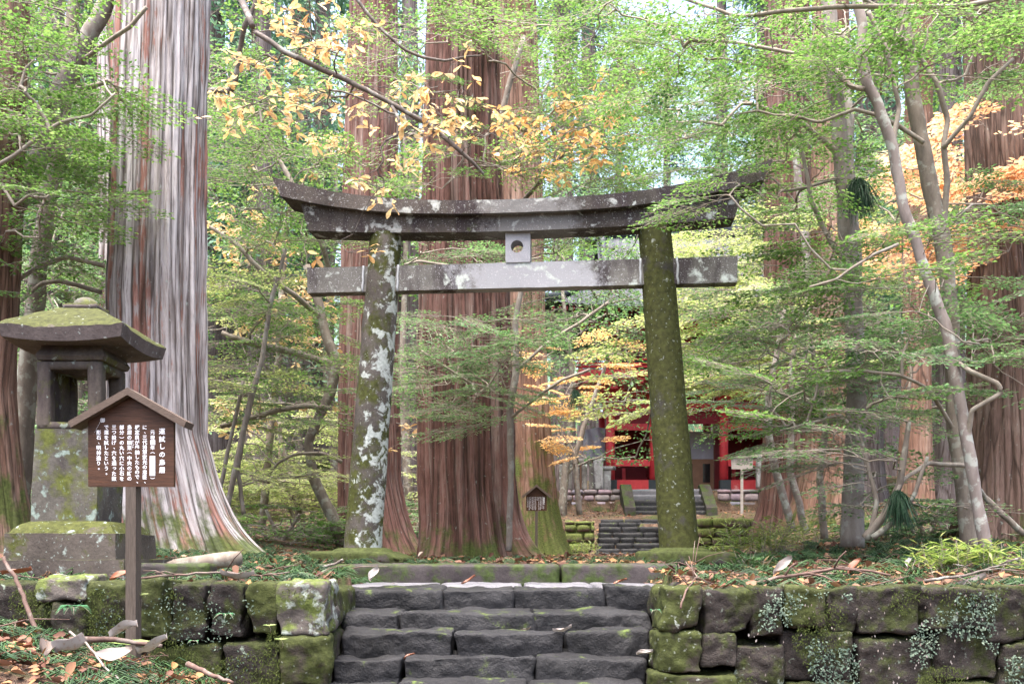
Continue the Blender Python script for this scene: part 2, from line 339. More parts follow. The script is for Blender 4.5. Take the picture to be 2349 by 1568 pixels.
M['leaf_far'] = leaf_mat('far_foliage', [(0, (.09, .18, .12)), (.5, (.17, .29, .19)), (1, (.29, .41, .27))], .35, .6, .15, 1.3)
M['needle'] = leaf_mat('dark_needle', [(0, (.008, .03, .014)), (1, (.03, .085, .035))], .15)
M['sprig'] = leaf_mat('fallen_cedar_sprig', [(0, (.012, .03, .012)), (.45, (.03, .07, .024)), (.75, (.06, .115, .04)), (.85, (.09, .055, .03)), (1, (.12, .065, .04))], .15)
M['grass'] = leaf_mat('bamboo_grass_leaf', [(0, (.08, .15, .03)), (.5, (.20, .28, .07)), (1, (.42, .42, .18))], .4)
M['litter'] = leaf_mat('dead_leaf', [(0, (.03, .014, .01)), (.3, (.10, .045, .03)), (.55, (.19, .10, .065)), (.8, (.29, .15, .06)), (1, (.38, .32, .28))], .1, .7, .2, 1.)
M['litter_pale'] = leaf_mat('pale_dead_leaf', [(0, (.14, .11, .095)), (.5, (.22, .195, .185)), (1, (.30, .285, .28))], .1, .6, .3, 1., (.17, .12, .095))
M['litter_brown'] = leaf_mat('brown_dead_leaf', [(0, (.10, .035, .02)), (1, (.22, .08, .04))], .1, .5, .3, 1.)
M['fern'] = leaf_mat('fern_green', [(0, (.03, .11, .05)), (1, (.10, .24, .12))], .3)
M['liver'] = leaf_mat('lichen_frond', [(0, (.04, .065, .05)), (.5, (.09, .125, .095)), (1, (.17, .21, .155))], .1, .7, .1, 1.)
M['mosstuft'] = leaf_mat('moss_tuft', [(0, (.02, .03, .009)), (.5, (.045, .06, .015)), (1, (.10, .12, .035))], .15, .8, .1, 1.)
M['fallen_wood'] = smooth_bark('fallen_wood', (.05, .03, .024), (.135, .085, .07), la=.1)
t = NT('forest_soil'); co = t.coord()
c = t.ramp(t.noise(co, 3, 8, .7), [(.3, (.022, .016, .012)), (.5, (.085, .055, .04)), (.7, (.19, .13, .095))])
c = t.mix(t.ramp(t.noise(co, 1.2, 6, .65), [(.5, 0), (.62, .8)]), c, (.045, .075, .022))
c = t.mix(t.ramp(t.noise(co, 30, 3, .6), [(.6, 0), (.66, .8)]), c, (.34, .2, .12))
M['soil'] = t.done(t.bsdf(c, .95, .1, t.bump(t.noise(co, 25, 6, .7), 1.0, .05)))

# ------------------------------------------------------------------ terrain
def H(x, y):
    x = np.asarray(x, float); y = np.asarray(y, float)
    z = np.interp(y, [7, 7.5, 8.5, 10, 12, 28, 29.9, 30.05, 38.2, 38.5, 48, 70, 110], [1.19, 1.21, 1.30, 1.36, 1.39, 1.46, 1.47, 2.48, 3.15, 3.95, 4.4, 8, 17])
    xr = x - np.interp(y, [10, 29, 31, 37, 40], [.1, 4.0, 4.1, 6.0, 7.0]); right = np.where(y < 30, sst(1.6, 4.5, xr), sst(5.5, 9, xr)); left = sst(-1.5, -5, x)
    z = z + right * .05 * np.clip(y - 8, 0, 13) + left * (.035 * np.clip(y - 8, 0, 40) + .05 * sst(7.4, 8.2, y))
    z = z + np.where((x > 9) | (x < -4), 1, 0) * 0
    cor = (x > 2.3) & (x < 5.75)
    z = np.where(cor & (y > 28.5) & (y < 31.5), np.interp(y, [28.5, 29, 31.4], [1.4, 1.35, 2.4]), z)
    cor2 = (x > 3.9) & (x < 7.6)
    z = np.where(cor2 & (y > 31) & (y < 39), np.interp(y, [31, 36, 38.6, 39], [2.46, 2.7, 3.7, 3.9]), z)
    z = np.where((x > -1.5) & (x < 1.3) & (y < 10.05), .2, z)
    z = np.where((x > -2.2) & (x < 3.4) & (y < 10.35) & (y > 9.3), np.minimum(z, 1.2), z)
    z = z + .035 * fbm(np.stack([x, y, x * 0], -1) * 1.4, 3, 5)
    return z
def Hl(x, y):
    x = np.asarray(x, float); y = np.asarray(y, float)
    lf = sst(-1.2, -2.3, x); z = .46 + .50 * sst(-1.5, -3.9, x) + .02 * x.clip(0, 3) - .09 * (7.3 - y) * (1 - lf) + lf * np.where(y > 4.9, .12 * (7.2 - y), .276 - .25 * (4.9 - y))
    return z + .04 * fbm(np.stack([x, y, x * 0], -1) * 2.2, 3, 3)

def terrain(name, xs, ys, fn):
    X, Y = np.meshgrid(xs, ys, indexing='xy'); Z = fn(X, Y)
    o = MB().grid(np.stack([X, Y, Z], -1)).build(name, M['soil']); tag(o, kind='structure'); return o
ys = np.concatenate([np.arange(7.42, 16, .12), np.arange(16, 29.5, .4), np.arange(29.5, 31.6, .1), np.arange(31.6, 38, .4), np.arange(38, 39.2, .1), np.arange(39.5, 112, 2.5)])
xs = np.concatenate([np.arange(-60, -12, 2), np.arange(-12, -5, .4), np.arange(-5, 8, .1), np.arange(8, 14, .4), np.arange(14, 62, 2)])
terrain('ground', xs, ys, H)
terrain('path', np.arange(-9, 9, .12), np.arange(-4, 7.46, .12), Hl)

# ------------------------------------------------------------------ stone stairs and walls in front
def sx(s, D): return (s / 1.74374 - CX) / F * D     # column in source pixels
rows = [(7.2, .558, .30, [1300, 1580, 2110, 2590]), (7.5, .7125, .21, [1321, 1612, 2144, 2596]), (7.76, .898, .21, [1365, 1815, 2262, 2605]),
        (8.1, 1.02, .16, [1363, 1603, 2135, 2612]), (8.6, 1.206, .22, [1400, 1775, 2055, 2419, 2620])]
st = thing('stone_stairs', 'dark grey wet rough stone steps rising between two mossy walls to the stone gateway', 'stairs', (-.15, 7.2, .4))
for ri, (D, zt, hh, js) in enumerate(rows):
    for k in range(len(js) - 1):
        x0, x1 = sx(js[k], D), sx(js[k + 1], D)
        d = .62 if ri < 4 else .5
        b = MB(); jz = R.uniform(-.012, .012)
        b.rock([(x0 + x1) / 2, D + d / 2, zt - hh / 2 - .02 + jz], [(x1 - x0) / 2 - .008, d / 2, hh / 2 + .02], .026, .022, .02, ri * 10 + k, fr=2.8, warp=.045)
        b.build('step_stone', M['step'], st)
for (x0, x1, y0, y1) in [(-1.5, -.7, 9.05, 9.92), (-.69, .1, 9.02, 9.92), (.11, .75, 9.05, 9.92), (.76, 1.6, 9.0, 9.92)]:
    MB().rock([(x0 + x1) / 2, (y0 + y1) / 2, 1.12], [(x1 - x0) / 2 - .006, (y1 - y0) / 2 + .01, .1], .03, .012, .05, int(x0 * 10 + 50)).build('landing_stone', M['flag'], st)
MB().b2(-1.4, 1.2, 7.6, 9.9, .0, .5).build('stair_core', M['dark'], st)

kb = thing('kerb_step', 'long low mossy stone kerb across the top of the stairs under the gateway', 'step', (0, 10.2, 1.1))
for k, (a, b_) in enumerate([(1245, 2243), (2243, 2720), (2722, 3120)]):
    x0, x1 = sx(a, 9.9), sx(b_, 9.9)
    MB().rock([(x0 + x1) / 2, 10.2, 1.27 - (.03 if k == 2 else 0)], [(x1 - x0) / 2 - .006, .3, .13], .03, .012, .035, 77 + k).build('kerb_stone', M['kerb'], kb)

def wall(name, label, stones, D, core, loc):
    w = thing(name, label, 'wall', loc)
    for k, (x0, x1, z0, z1, mt, dd) in enumerate(stones):
        b = MB(); b.rock([(x0 + x1) / 2, D + .2 + dd + R.uniform(-.02, .02), (z0 + z1) / 2], [(x1 - x0) / 2 - .001, .22, (z1 - z0) / 2 - .001], .024, .026, .022, 200 + k + int(abs(loc[0]) * 30), fr=4.2, rz=R.normal(0, .05), warp=.05)
        b.build('wall_stone', M[mt], w)
    MB().b2(*core).build('wall_core', M['dark'], w)
    return w
def ps(x0, x1, y0, y1, D, mt, dd=0.):
    return (P(x0, 0, D)[0], P(x1, 0, D)[0], P(0, y1, D)[2], P(0, y0, D)[2], mt, dd)
L = 7.28
left = [ps(-80, 76, 1338, 1440, L, 'wall', .05), ps(80, 197, 1322, 1380, L, 'wall_lich', .0), ps(78, 120, 1384, 1470, L, 'wall', .05), ps(122, 197, 1384, 1470, L, 'wall'), ps(200, 286, 1334, 1478, L, 'wall_moss', .02),
        ps(290, 308, 1345, 1480, L, 'wall', .06), ps(311, 390, 1332, 1470, L, 'wall_moss'), ps(393, 470, 1336, 1475, L, 'wall'), ps(473, 562, 1334, 1465, L, 'wall', .01), ps(566, 638, 1338, 1458, L, 'wall_moss', .02), ps(642, 752, 1332, 1455, L, 'wall_lich', -.03),
        ps(200, 330, 1482, 1600, L, 'wall', .03), ps(333, 510, 1478, 1550, L, 'wall_moss', .02), ps(333, 510, 1553, 1640, L, 'wall', .03), ps(514, 640, 1470, 1600, L, 'wall', .01), ps(640, 748, 1460, 1575, L, 'wall_moss', -.03), ps(560, 748, 1580, 1680, L, 'wall', 0), ps(-80, 197, 1474, 1600, L, 'wall', .04)]
wl = wall('retaining_wall', 'mossy dry stone wall left of the stairs, behind the brown notice board', left, L, (-4.2, -1.42, L + .3, L + .9, .0, 1.2), (-2.6, L, .4))
for k, (y0, y1, z0, z1, mt) in enumerate([(7.55, 8.0, .93, 1.26, 'wall_moss'), (8.0, 8.65, .95, 1.24, 'wall_moss'), (7.55, 8.1, .5, .92, 'wall'), (8.1, 8.7, .6, .94, 'wall_moss')]):
    MB().rock([-1.48, (y0 + y1) / 2, (z0 + z1) / 2], [.13, (y1 - y0) / 2 - .01, (z1 - z0) / 2 - .008], .05, .022, .035, 300 + k).build('wall_stone', M[mt], wl)
right = [ps(1512, 1606, 1344, 1442, L, 'wall_moss', -.02), ps(1610, 1715, 1346, 1450, L, 'wall', .01), ps(1719, 1800, 1346, 1470, L, 'wall', .02), ps(1804, 1900, 1345, 1440, L, 'wall_moss'), ps(1904, 1968, 1347, 1450, L, 'wall', .02),
         ps(1972, 2112, 1344, 1456, L, 'wall', .01), ps(2116, 2262, 1346, 1444, L, 'wall', -.01), ps(2266, 2360, 1345, 1470, L, 'wall', .02), ps(2364, 2450, 1345, 1470, L, 'wall', .02),
         ps(1506, 1606, 1447, 1538, L, 'wall_moss', -.03), ps(1610, 1690, 1454, 1535, L, 'wall', .01), ps(1694, 1800, 1474, 1600, L, 'wall', .0), ps(1804, 1960, 1446, 1560, L, 'wall', .02), ps(1964, 2140, 1460, 1600, L, 'wall', .0),
         ps(2144, 2290, 1449, 1560, L, 'wall', .02), ps(2294, 2450, 1474, 1600, L, 'wall'), ps(1494, 1690, 1542, 1680, L, 'wall_moss', -.04), ps(1804, 1960, 1564, 1680, L, 'wall'), ps(2144, 2290, 1564, 1680, L, 'wall')]
wr = wall('retaining_wall', 'dark mossy dry stone wall right of the stairs, grown over with pale lichen', right, L, (1.2, 4.2, L + .3, L + .9, .0, 1.2), (2.6, L, .4))
for k, (y0, y1, z0, z1, mt) in enumerate([(7.55, 8.1, .94, 1.24, 'wall_moss'), (8.1, 8.7, .94, 1.22, 'wall'), (7.55, 8.3, .5, .93, 'wall_moss')]):
    MB().rock([1.3, (y0 + y1) / 2, (z0 + z1) / 2], [.12, (y1 - y0) / 2 - .01, (z1 - z0) / 2 - .008], .05, .022, .035, 330 + k).build('wall_stone', M[mt], wr)

for (px0, px1, y, D, lab) in [(1540, 1700, 1337, 8.5, 'flat rounded grey stone lying on the right wall beside the stairs'), ]:
    a, b_ = P(px0, y, D), P(px1, y, D)
    tag(MB().rock([(a[0] + b_[0]) / 2, D, a[2] - .05], [(b_[0] - a[0]) / 2, .3, .07], .06, .015, .04, 5).build('flat_stone', M['kerb']), lab, 'stone')
a, b_ = P(176, 1303, 8.05), P(478, 1303, 8.05)
tag(MB().rock([(a[0] + b_[0]) / 2, 8.2, 1.34], [(b_[0] - a[0]) / 2, .14, .085], .02, .01, .035, 11).build('edging_stone', M['kerb']), 'long narrow moss topped edging stone lying in front of the lantern', 'edging stone')
lg = MB(); q0, q1 = P(385, 1296, 8.6), P(550, 1280, 8.5)
pts = [q0 + (q1 - q0) * s for s in np.linspace(0, 1, 10)]
lg.tube(pts, [.03, .05, .055, .06, .06, .065, .07, .07, .072, .065], 10)
tag(lg.build('fallen_log', M['bark_dull']), 'short grey weathered log lying at the foot of the giant pale cedar', 'log')

# ------------------------------------------------------------------ torii
TX, TY, th = .073, 11.0, radians(5.3)
ca, sa = math.cos(th), math.sin(th)
def TR(v):
    v = np.asarray(v, float); o = v.copy()
    o[..., 0] = TX + v[..., 0] * ca + v[..., 1] * sa; o[..., 1] = TY - v[..., 0] * sa + v[..., 1] * ca; return o
to = thing('stone_torii', 'weathered grey stone torii gateway with curved top and moss on its right pillar', 'torii', (TX, TY, 1.4))
def beam(hl_top, hl_bot, zt, zb, y0, y1, sori_t, sori_b, pw, seed, n=110, slope=0., cham=0.):
    m = MB(); u = np.linspace(-1, 1, n); ring = []
    for (yy, top) in ((y0, 0), (y1, 0), (y1, 1), (y0, 1)): ring.append((yy, top))
    sub = []
    for k in range(4):
        a, b_ = ring[k], ring[(k + 1) % 4]
        for s in np.linspace(0, 1, 7)[:-1]: sub.append((a[0] + (b_[0] - a[0]) * s, a[1] + (b_[1] - a[1]) * s))
    sub = np.array(sub); G = np.zeros((n, len(sub), 3))
    for i, uu in enumerate(u):
        hl = hl_bot + (hl_top - hl_bot) * sub[:, 1]
        x = uu * hl; r = np.abs(x) / hl_top
        z = np.where(sub[:, 1] > .5, zt + sori_t * r ** pw, zb + sori_b * r ** pw) * 1.0
        zb_ = zb + sori_b * r ** pw; zt_ = zt + sori_t * r ** pw + slope * (sub[:, 0] - y0)
        z = zb_ + (zt_ - zb_) * sub[:, 1]
        G[i, :, 0] = x; G[i, :, 1] = sub[:, 0]; G[i, :, 2] = z
    G += (fbm(G * 5, 3, seed) * .006)[..., None] * np.array([.3, 1, 1]) + (fbm(G * 25, 2, seed + 3) * .003)[..., None]
    m.grid(G, True)
    for e in (0, n - 1):
        c = G[e].mean(0); V = np.vstack([G[e], c]); k = len(sub); q = np.arange(k); q2 = (q + 1) % k
        m.add(V, None, np.stack([q, q2, np.full(k, k)], 1) if e == 0 else np.stack([q2, q, np.full(k, k)], 1))
    m.V = [TR(v) for v in m.V]; return m
def flat(o, ang=35):
    me = o.data
    try: me.set_sharp_from_angle(angle=radians(ang))
    except Exception: pass
    return o
flat(beam(2.72, 2.62, 5.335, 5.19, -.24, .24, .335, .29, 2.7, 1, slope=.05).build('top_lintel', M['lintel'], to))
flat(beam(2.42, 2.33, 5.20, 5.02, -.155, .155, .20, .075, 2.2, 2).build('lower_lintel', M['lintel'], to))
flat(beam(2.37, 2.365, 4.694, 4.417, -.085, .085, .005, .0, 2, 3).build('tie_beam', M['beam'], to))
for sg, mt in ((-1, 'pillar_lich'), (1, 'pillar_moss')):
    zz = np.linspace(1.55, 5.06, 60); a = np.linspace(0, 2 * pi, 48, endpoint=False); G = np.zeros((60, 48, 3))
    for i, z in enumerate(zz):
        f = (z - 1.57) / 3.47
        G[i, :, 0] = sg * (1.755 - .265 * f) + (.212 - .034 * f) * np.cos(a); G[i, :, 1] = (.212 - .034 * f) * np.sin(a); G[i, :, 2] = z
    G[..., :2] += (fbm(G * 4, 4, 20 + sg) * .008)[..., None]
    m = MB().grid(TR(G), True); m.build('pillar', M[mt], to)
    b = MB(); b.rock([0, 0, 0], [.52, .36, .075], .03, .012, .035, 40 + sg)
    b.V[0] += np.array([sg * 1.755 + (.0 if sg < 0 else .05), 0, 1.455])
    if sg < 0:  # the left base slopes down at its right end
        v = b.V[0]; v[:, 2] -= np.clip(v[:, 0] + 1.42, 0, 1) * .35 * (v[:, 2] > 1.46)
    b.V = [TR(v) for v in b.V]; b.build('base_stone', M['base'], to)
    b = MB(); prof = [(.0, 1.575), (.26, 1.57), (.33, 1.545), (.36, 1.51)]; G = np.zeros((4, 32, 3)); a = np.linspace(0, 2 * pi, 32, endpoint=False)
    for i, (r, z) in enumerate(prof): G[i, :, 0] = sg * 1.755 + r * np.cos(a); G[i, :, 1] = r * np.sin(a) * .95; G[i, :, 2] = z
    b.grid(TR(G), True).build('base_boss', M['base'], to)
    for e in (-1, 1):  # pale mortar where the tie beam enters the pillar
        for fy in (-1,):
            G = np.array([[sg * 1.533 + e * .197 + R.uniform(-.006, .006) - sg * .02 * (z - 4.55), -.09, z] for z in np.linspace(4.41, 4.70, 8)])
            MB().tube(TR(G), .013, 6).build('mortar_joint', M['mortar'], to)
# strut with a round hole right through it
m = MB(); hw, z0, z1, yc = .137, 4.694, 5.03, .10; cx, cz, rr = -.01, 4.865, .068
k = 48; a = np.linspace(0, 2 * pi, k, endpoint=False)
inn = np.stack([cx + rr * np.cos(a), cz + rr * np.sin(a)], 1)
s_ = np.minimum(hw / np.maximum(np.abs(np.cos(a)), 1e-6), .17 / np.maximum(np.abs(np.sin(a)), 1e-6))
outp = np.stack([np.cos(a) * s_, (z0 + z1) / 2 + np.sin(a) * s_], 1)
G = np.zeros((5, k, 3))
for i, (p2, yy) in enumerate([(inn, yc), (inn, -yc), (outp, -yc), (outp, yc), (inn, yc)]): G[i, :, 0] = p2[:, 0]; G[i, :, 1] = yy; G[i, :, 2] = p2[:, 1]
flat(m.grid(TR(G), True).build('centre_strut', M['strut'], to))

# ------------------------------------------------------------------ stone lantern
LX, LY = -3.655, 8.5
la = thing('stone_lantern', 'tall mossy stone lantern with hollow light chamber and wide square roof', 'lantern', (LX, LY, 1.3))
def sq(m, levels, n=14, seed=0, amp=.006, y=LY):
    """stack of square rings (half width x, half depth, z, offset x), rounded a little"""
    G = []
    for (hx, hy, z, ox) in levels:
        ring = []
        for k in range(4):
            cs = [(-1, -1), (1, -1), (1, 1), (-1, 1)]; a, b_ = cs[k], cs[(k + 1) % 4]
            for s in np.linspace(0, 1, n, endpoint=False):
                ring.append((LX + ox + hx * (a[0] + (b_[0] - a[0]) * s), y + hy * (a[1] + (b_[1] - a[1]) * s), z))
        G.append(ring)
    G = np.array(G); G += (fbm(G * 5, 3, seed) * amp)[..., None]
    m.grid(G, True)
    for e in (0, len(levels) - 1):
        V = np.vstack([G[e], G[e].mean(0)]); k = G.shape[1]; q = np.arange(k); q2 = (q + 1) % k
        m.add(V, None, np.stack([q2, q, np.full(k, k)], 1) if e == 0 else np.stack([q, q2, np.full(k, k)], 1))
    return m
def lv(h0, h1, z0, z1, n, o0=0, o1=0): return [(h0 + (h1 - h0) * s, h0 + (h1 - h0) * s, z0 + (z1 - z0) * s, o0 + (o1 - o0) * s) for s in np.linspace(0, 1, n)]
MB_ = MB(); flat(sq(MB_, lv(.56, .56, 1.25, 1.455, 3), seed=1, amp=.012).build('ground_slab', M['lantern_base'], la))
flat(sq(MB(), lv(.455, .45, 1.44, 1.66, 6) + [(.45, .45, 1.668, 0), (.425, .425, 1.672, 0), (.40, .40, 1.71, 0), (.36, .36, 1.745, 0), (.31, .31, 1.77, 0)], seed=2).build('base', M['lantern_base'], la))
flat(sq(MB(), lv(.272, .268, 1.765, 2.535, 24, -.055, -.02), seed=3).build('shaft', M['lantern_low'], la))
# light chamber: four corner posts, sill and head, with a smaller opening behind
m = MB(); hb = .266; ox = -.012
for sx_ in (-1, 1):
    for sy_ in (-1, 1):
        m.rock([LX + ox + sx_ * (hb - .055), LY + sy_ * (hb - .055), 2.815], [.055, .055, .275], .008, .006, .03, 5)
m.rock([LX + ox, LY, 2.56], [hb, hb, .035], .008, .005, .04, 6)
m.rock([LX + ox, LY, 3.06], [hb, hb, .035], .008, .005, .04, 7)
m.rock([LX + ox - .04, LY + .2, 2.63], [.2, .05, .065], .008, .005, .04, 8)      # ledge of the back wall
m.rock([LX + ox - .19, LY + .19, 2.8], [.05, .04, .24], .008, .005, .04, 9)
m.rock([LX + ox - .2, LY, 2.8], [.03, .2, .24], .008, .004, .04, 10)
m.build('light_chamber', M['lantern'], la)
flat(sq(MB(), [(.235, .235, 3.09, 0), (.27, .27, 3.105, 0), (.285, .285, 3.14, 0), (.27, .27, 3.17, 0), (.25, .25, 3.2, 0), (.25, .25, 3.23, 0)], seed=4).build('neck', M['lantern'], la))
b = MB(); b.tube([[LX - .02, LY - .29, 3.15], [LX - .02, LY - .26, 3.15]], .0, 8)
# roof
n = 41; g = np.linspace(-1, 1, n); X, Y = np.meshgrid(g, g); r = np.maximum(np.abs(X), np.abs(Y)); cr = np.minimum(np.abs(X), np.abs(Y))
zt = 3.335 + .245 * np.clip((1 - r) / .72, 0, 1) ** .82 + .035 * (r ** 3) * (cr ** 2)
G = np.stack([LX + X * .51, LY + .05 + Y * .51, zt + fbm(np.stack([X * 5, Y * 5, X * 0], -1), 3, 4) * .012], -1)
m = MB().grid(G)
zb = np.where(r > .52, 3.225 + .04 * (r ** 3) * cr ** 2, 3.2); Gb = np.stack([LX + X * .485, LY + .05 + Y * .485, zb], -1)
m.grid(Gb[:, ::-1])
for (A_, B_) in ((G[0], Gb[0]), (G[:, -1], Gb[:, -1]), (G[-1][::-1], Gb[-1][::-1]), (G[:, 0][::-1], Gb[:, 0][::-1])):
    m.grid(np.stack([B_, A_]))
flat(m.build('roof', M['lantern_roof'], la), 50)
b = MB().rock([LX + .0, LY + .05, 3.595], [.145, .145, .025], .01, .006, .03, 8); b.build('finial_plate', M['lantern_roof'], la)
G = np.zeros((9, 24, 3)); a = np.linspace(0, 2 * pi, 24, endpoint=False)
for i, f in enumerate(np.linspace(0, pi / 2, 9)): G[i, :, 0] = LX + .108 * math.cos(f) * np.cos(a); G[i, :, 1] = LY + .05 + .108 * math.cos(f) * np.sin(a); G[i, :, 2] = 3.615 + .085 * math.sin(f)
MB().grid(G, True).build('finial', M['lantern_low'], la)

# ------------------------------------------------------------------ notice boards
def glyphs(items):
    """items: (char, x, z, size); returns outline meshes laid in the x,z plane, facing -y"""
    m = MB()
    for ch, x, z, s in items:
        cu = bpy.data.curves.new('t', 'FONT'); cu.body = ch; cu.size = s; cu.align_x = 'CENTER'; cu.align_y = 'CENTER'; cu.resolution_u = 2; cu.offset = s * .012
        ob = bpy.data.objects.new('t', cu); col.objects.link(ob); bpy.context.view_layer.update()
        me = bpy.data.meshes.new_from_object(ob.evaluated_get(bpy.context.evaluated_depsgraph_get()))
        n = len(me.vertices); v = np.zeros(n * 3); me.vertices.foreach_get('co', v); v = v.reshape(-1, 3)
        if n:
            T = [list(p.vertices) for p in me.polygons]; c_ = (v.min(0) + v.max(0)) / 2
            if ch not in '、。っし': v[:, :2] -= c_[:2]
            m.add(np.stack([v[:, 0] + x, np.zeros(n), v[:, 1] + z], 1), None, [t_ for t_ in T if len(t_) == 3])
        bpy.data.objects.remove(ob); bpy.data.curves.remove(cu); bpy.data.meshes.remove(me)
    return m
def marks(cols, s, rng):
    """small brush strokes for writing too tiny to read"""
    m = MB()
    for x, z0, z1 in cols:
        z = z0
        while z > z1:
            for _ in range(3): m.box([x + rng.uniform(-.25, .25) * s, 0, z + rng.uniform(-.3, .3) * s], [s * rng.uniform(.15, .38), .0005, s * .055])
            for _ in range(2): m.box([x + rng.uniform(-.3, .3) * s, 0, z + rng.uniform(-.15, .15) * s], [s * .05, .0005, s * rng.uniform(.2, .38)])
            z -= s * 1.05
    return m
def board(label, px, D, w, zb, ze, za, zg, pw, rows_=None, pitch=None, mats=('sign_board', 'sign_roof', 'sign_post'), over=.09, thick=.05, taper=0.):
    x = (px - CX) / F * D
    o = thing('notice_board', label, 'notice board', (x, D, zg), 'gabled wooden notice boards' if mats[0] == 'sign_board' else None)
    y0, y1 = D - .018, D + .018; h = w / 2
    MB().prism([(x - h + taper, zb), (x + h - taper, zb), (x + h, ze), (x, za), (x - h, ze)], y0, y1).build('board', M[mats[0]], o, False)
    sl = (za - ze) / h
    for sg in (-1, 1):
        e = h + over; zc = za - sl * e
        poly = [(x, za + .006), (x, za + .006 + thick), (x + sg * (e + thick * .35), zc + thick * .85), (x + sg * e, zc)]
        if sg < 0: poly = poly[::-1]
        MB().prism(poly[::-1], D - .085, D + .085).build('roof_board', M[mats[1]], o, False)
    b = MB(); b.b2(x - pw / 2, x + pw / 2, D + .019, D + .019 + pw * .8, zg - .1, zb + .1); b.b2(x - pw / 2 + .001, x + pw / 2 - .001, D - pw * .35, D + .0188, zg - .1, zb - .002)
    b.build('post', M[mats[2]], o, False)
    return o, x
s1, X1 = board('brown gabled notice board with white lettering in front of the stone lantern', 303, 6.85, .588, 1.962, 2.41, 2.575, .70, .072)
kx = 6.85 / F / 2.8 / 1.74374
def bx(c): return (((350 + c / 2.8) / 1.74374) - CX) / F * 6.85
def bz(r): return EYE - ((1640 + r / 2.8) / 1.74374 - HY) / F * 6.85
it, dk = [], []
def colm(x, y0, pitch, s, txt, lst=None):
    for i, ch in enumerate(txt):
        if ch == '　': continue
        dx = dy = 0
        if ch in '、。': dx, dy = 18, -6
        if ch in 'っ': dx, dy = 4, -2
        (it if lst is None else lst).append((ch, bx(x + dx), bz(y0 + pitch * i + dy), s * kx))
colm(848, 240, 86.5, 72, '運試しの鳥居')
colm(742, 250, 58, 52, '元禄'); colm(742, 422, 58, 52, '年'); colm(742, 480, 58, 52, '︵'); colm(742, 762, 58, 52, '︶')
colm(744, 365, 58, 34, '九', dk); colm(742, 545, 53, 42, '一六九六', dk)
for x, txt in ((655, 'に、三代将軍家光の忠臣、'), (570, '梶定良が奉納したもので、'), (484, '鳥居の額束︵中央の縦の'), (398, '部分︶の丸い穴に小石を'), (312, '三つ投げ、穴を通った数'), (226, 'で運を試したという。'), (140, '御影石、明神造り。')):
    colm(x, 195, 55.5 if len(txt) == 12 else 57.2, 54, txt)
colm(522, 350, 22, 20, 'がくづか')
g = glyphs(it); g.V = [v + np.array([0, 6.85 - .0205, 0]) for v in g.V]; g.build('lettering', M['white'], s1, False)
for q_ in ((718, 770, 390, 338), (711, 770, 735, 514)): MB().b2(bx(q_[0]), bx(q_[1]), 6.85 - .0215, 6.85 - .0185, bz(q_[2]), bz(q_[3])).build('white_patch', M['white'], s1, False)
g = glyphs(dk); g.V = [v + np.array([0, 6.85 - .023, 0]) for v in g.V]; g.build('patch_lettering', M['ink'], s1, False)

D2 = 22.6
z2 = lambda y: EYE - (y - HY) / F * D2
s2, X2 = board('small brown gabled notice board standing before the mossy far cedar', 1230.5, D2, .47, z2(1171), z2(1136), z2(1117), z2(1275), .06, over=.075, thick=.055)
g = glyphs([(c, X2 + .165, z2(1142 + 4.2 * i), .045) for i, c in enumerate('滝尾神社')]); g.V = [v + np.array([0, D2 - .0205, 0]) for v in g.V]; g.build('title_lettering', M['white'], s2, False)
g = marks([(X2 + .165, z2(1160), z2(1167))] + [(X2 + .125 - .036 * i, z2(1140), z2([1167, 1169, 1168, 1146, 1169, 1168, 1168, 1167, 1169, 1163][i])) for i in range(10)], .026, R); g.V = [v + np.array([0, D2 - .0205, 0]) for v in g.V]; g.build('lettering', M['white'], s2, False)
D3 = 33.6
z3 = lambda y: EYE - (y - HY) / F * D3
s3, X3 = board('pale weathered wooden notice board on a thin post below the red gate', 1702, D3, .76, z3(1075.5), z3(1049), z3(1041.5), z3(1170), .075, mats=('pale_wood', 'sign_post', 'pale_wood'), over=.11, thick=.06, taper=.03)
g = glyphs([(c, X3 + .155, z3(1054 + 6 * i), .075) for i, c in enumerate('楼門')]); g.V = [v + np.array([0, D3 - .0205, 0]) for v in g.V]; g.build('title_lettering', M['ink'], s3, False)
g = marks([(X3 + .25, z3(1051), z3(1060))] + [(X3 + .07 - .055 * i, z3(1053), z3([1069, 1067, 1069, 1069, 1066, 1068][i])) for i in range(6)], .033, R); g.V = [v + np.array([0, D3 - .0205, 0]) for v in g.V]; g.build('lettering', M['ink'], s3, False)

# ------------------------------------------------------------------ far stairs, walls, gate
def sp(s): return s / 1.74374
fs = thing('stone_stairs', 'far narrow flight of low dark stone steps leading on towards the red gate', 'stairs', (3.9, 29, 1.4))
for k, (ysrc, D) in enumerate([(2208, 28.9), (2193, 29.25), (2171, 29.6), (2149, 29.95), (2128, 30.3), (2106, 30.65), (2088, 31.0), (2075, 31.4)]):
    zt = EYE + (2214 - ysrc) / 3981 * D; x0, x1 = P(1366 + k * 1.5, 0, D)[0], P(1604, 0, D)[0]; js = np.sort(np.concatenate([[x0, x1], x0 + (x1 - x0) * (np.arange(1, 5) / 5 + R.uniform(-.06, .06, 4))]))
    for a, b_ in zip(js[:-1], js[1:]): MB().rock([(a + b_) / 2, D + .3, zt - .11], [(b_ - a) / 2 - .012, .3, .115], .035, .015, .09, k).build('step_stone', M['step'], fs)
us = thing('stone_stairs', 'upper flight of stone steps between two sloping cheek stones before the red gate', 'stairs', (6.1, 37, 2.8))
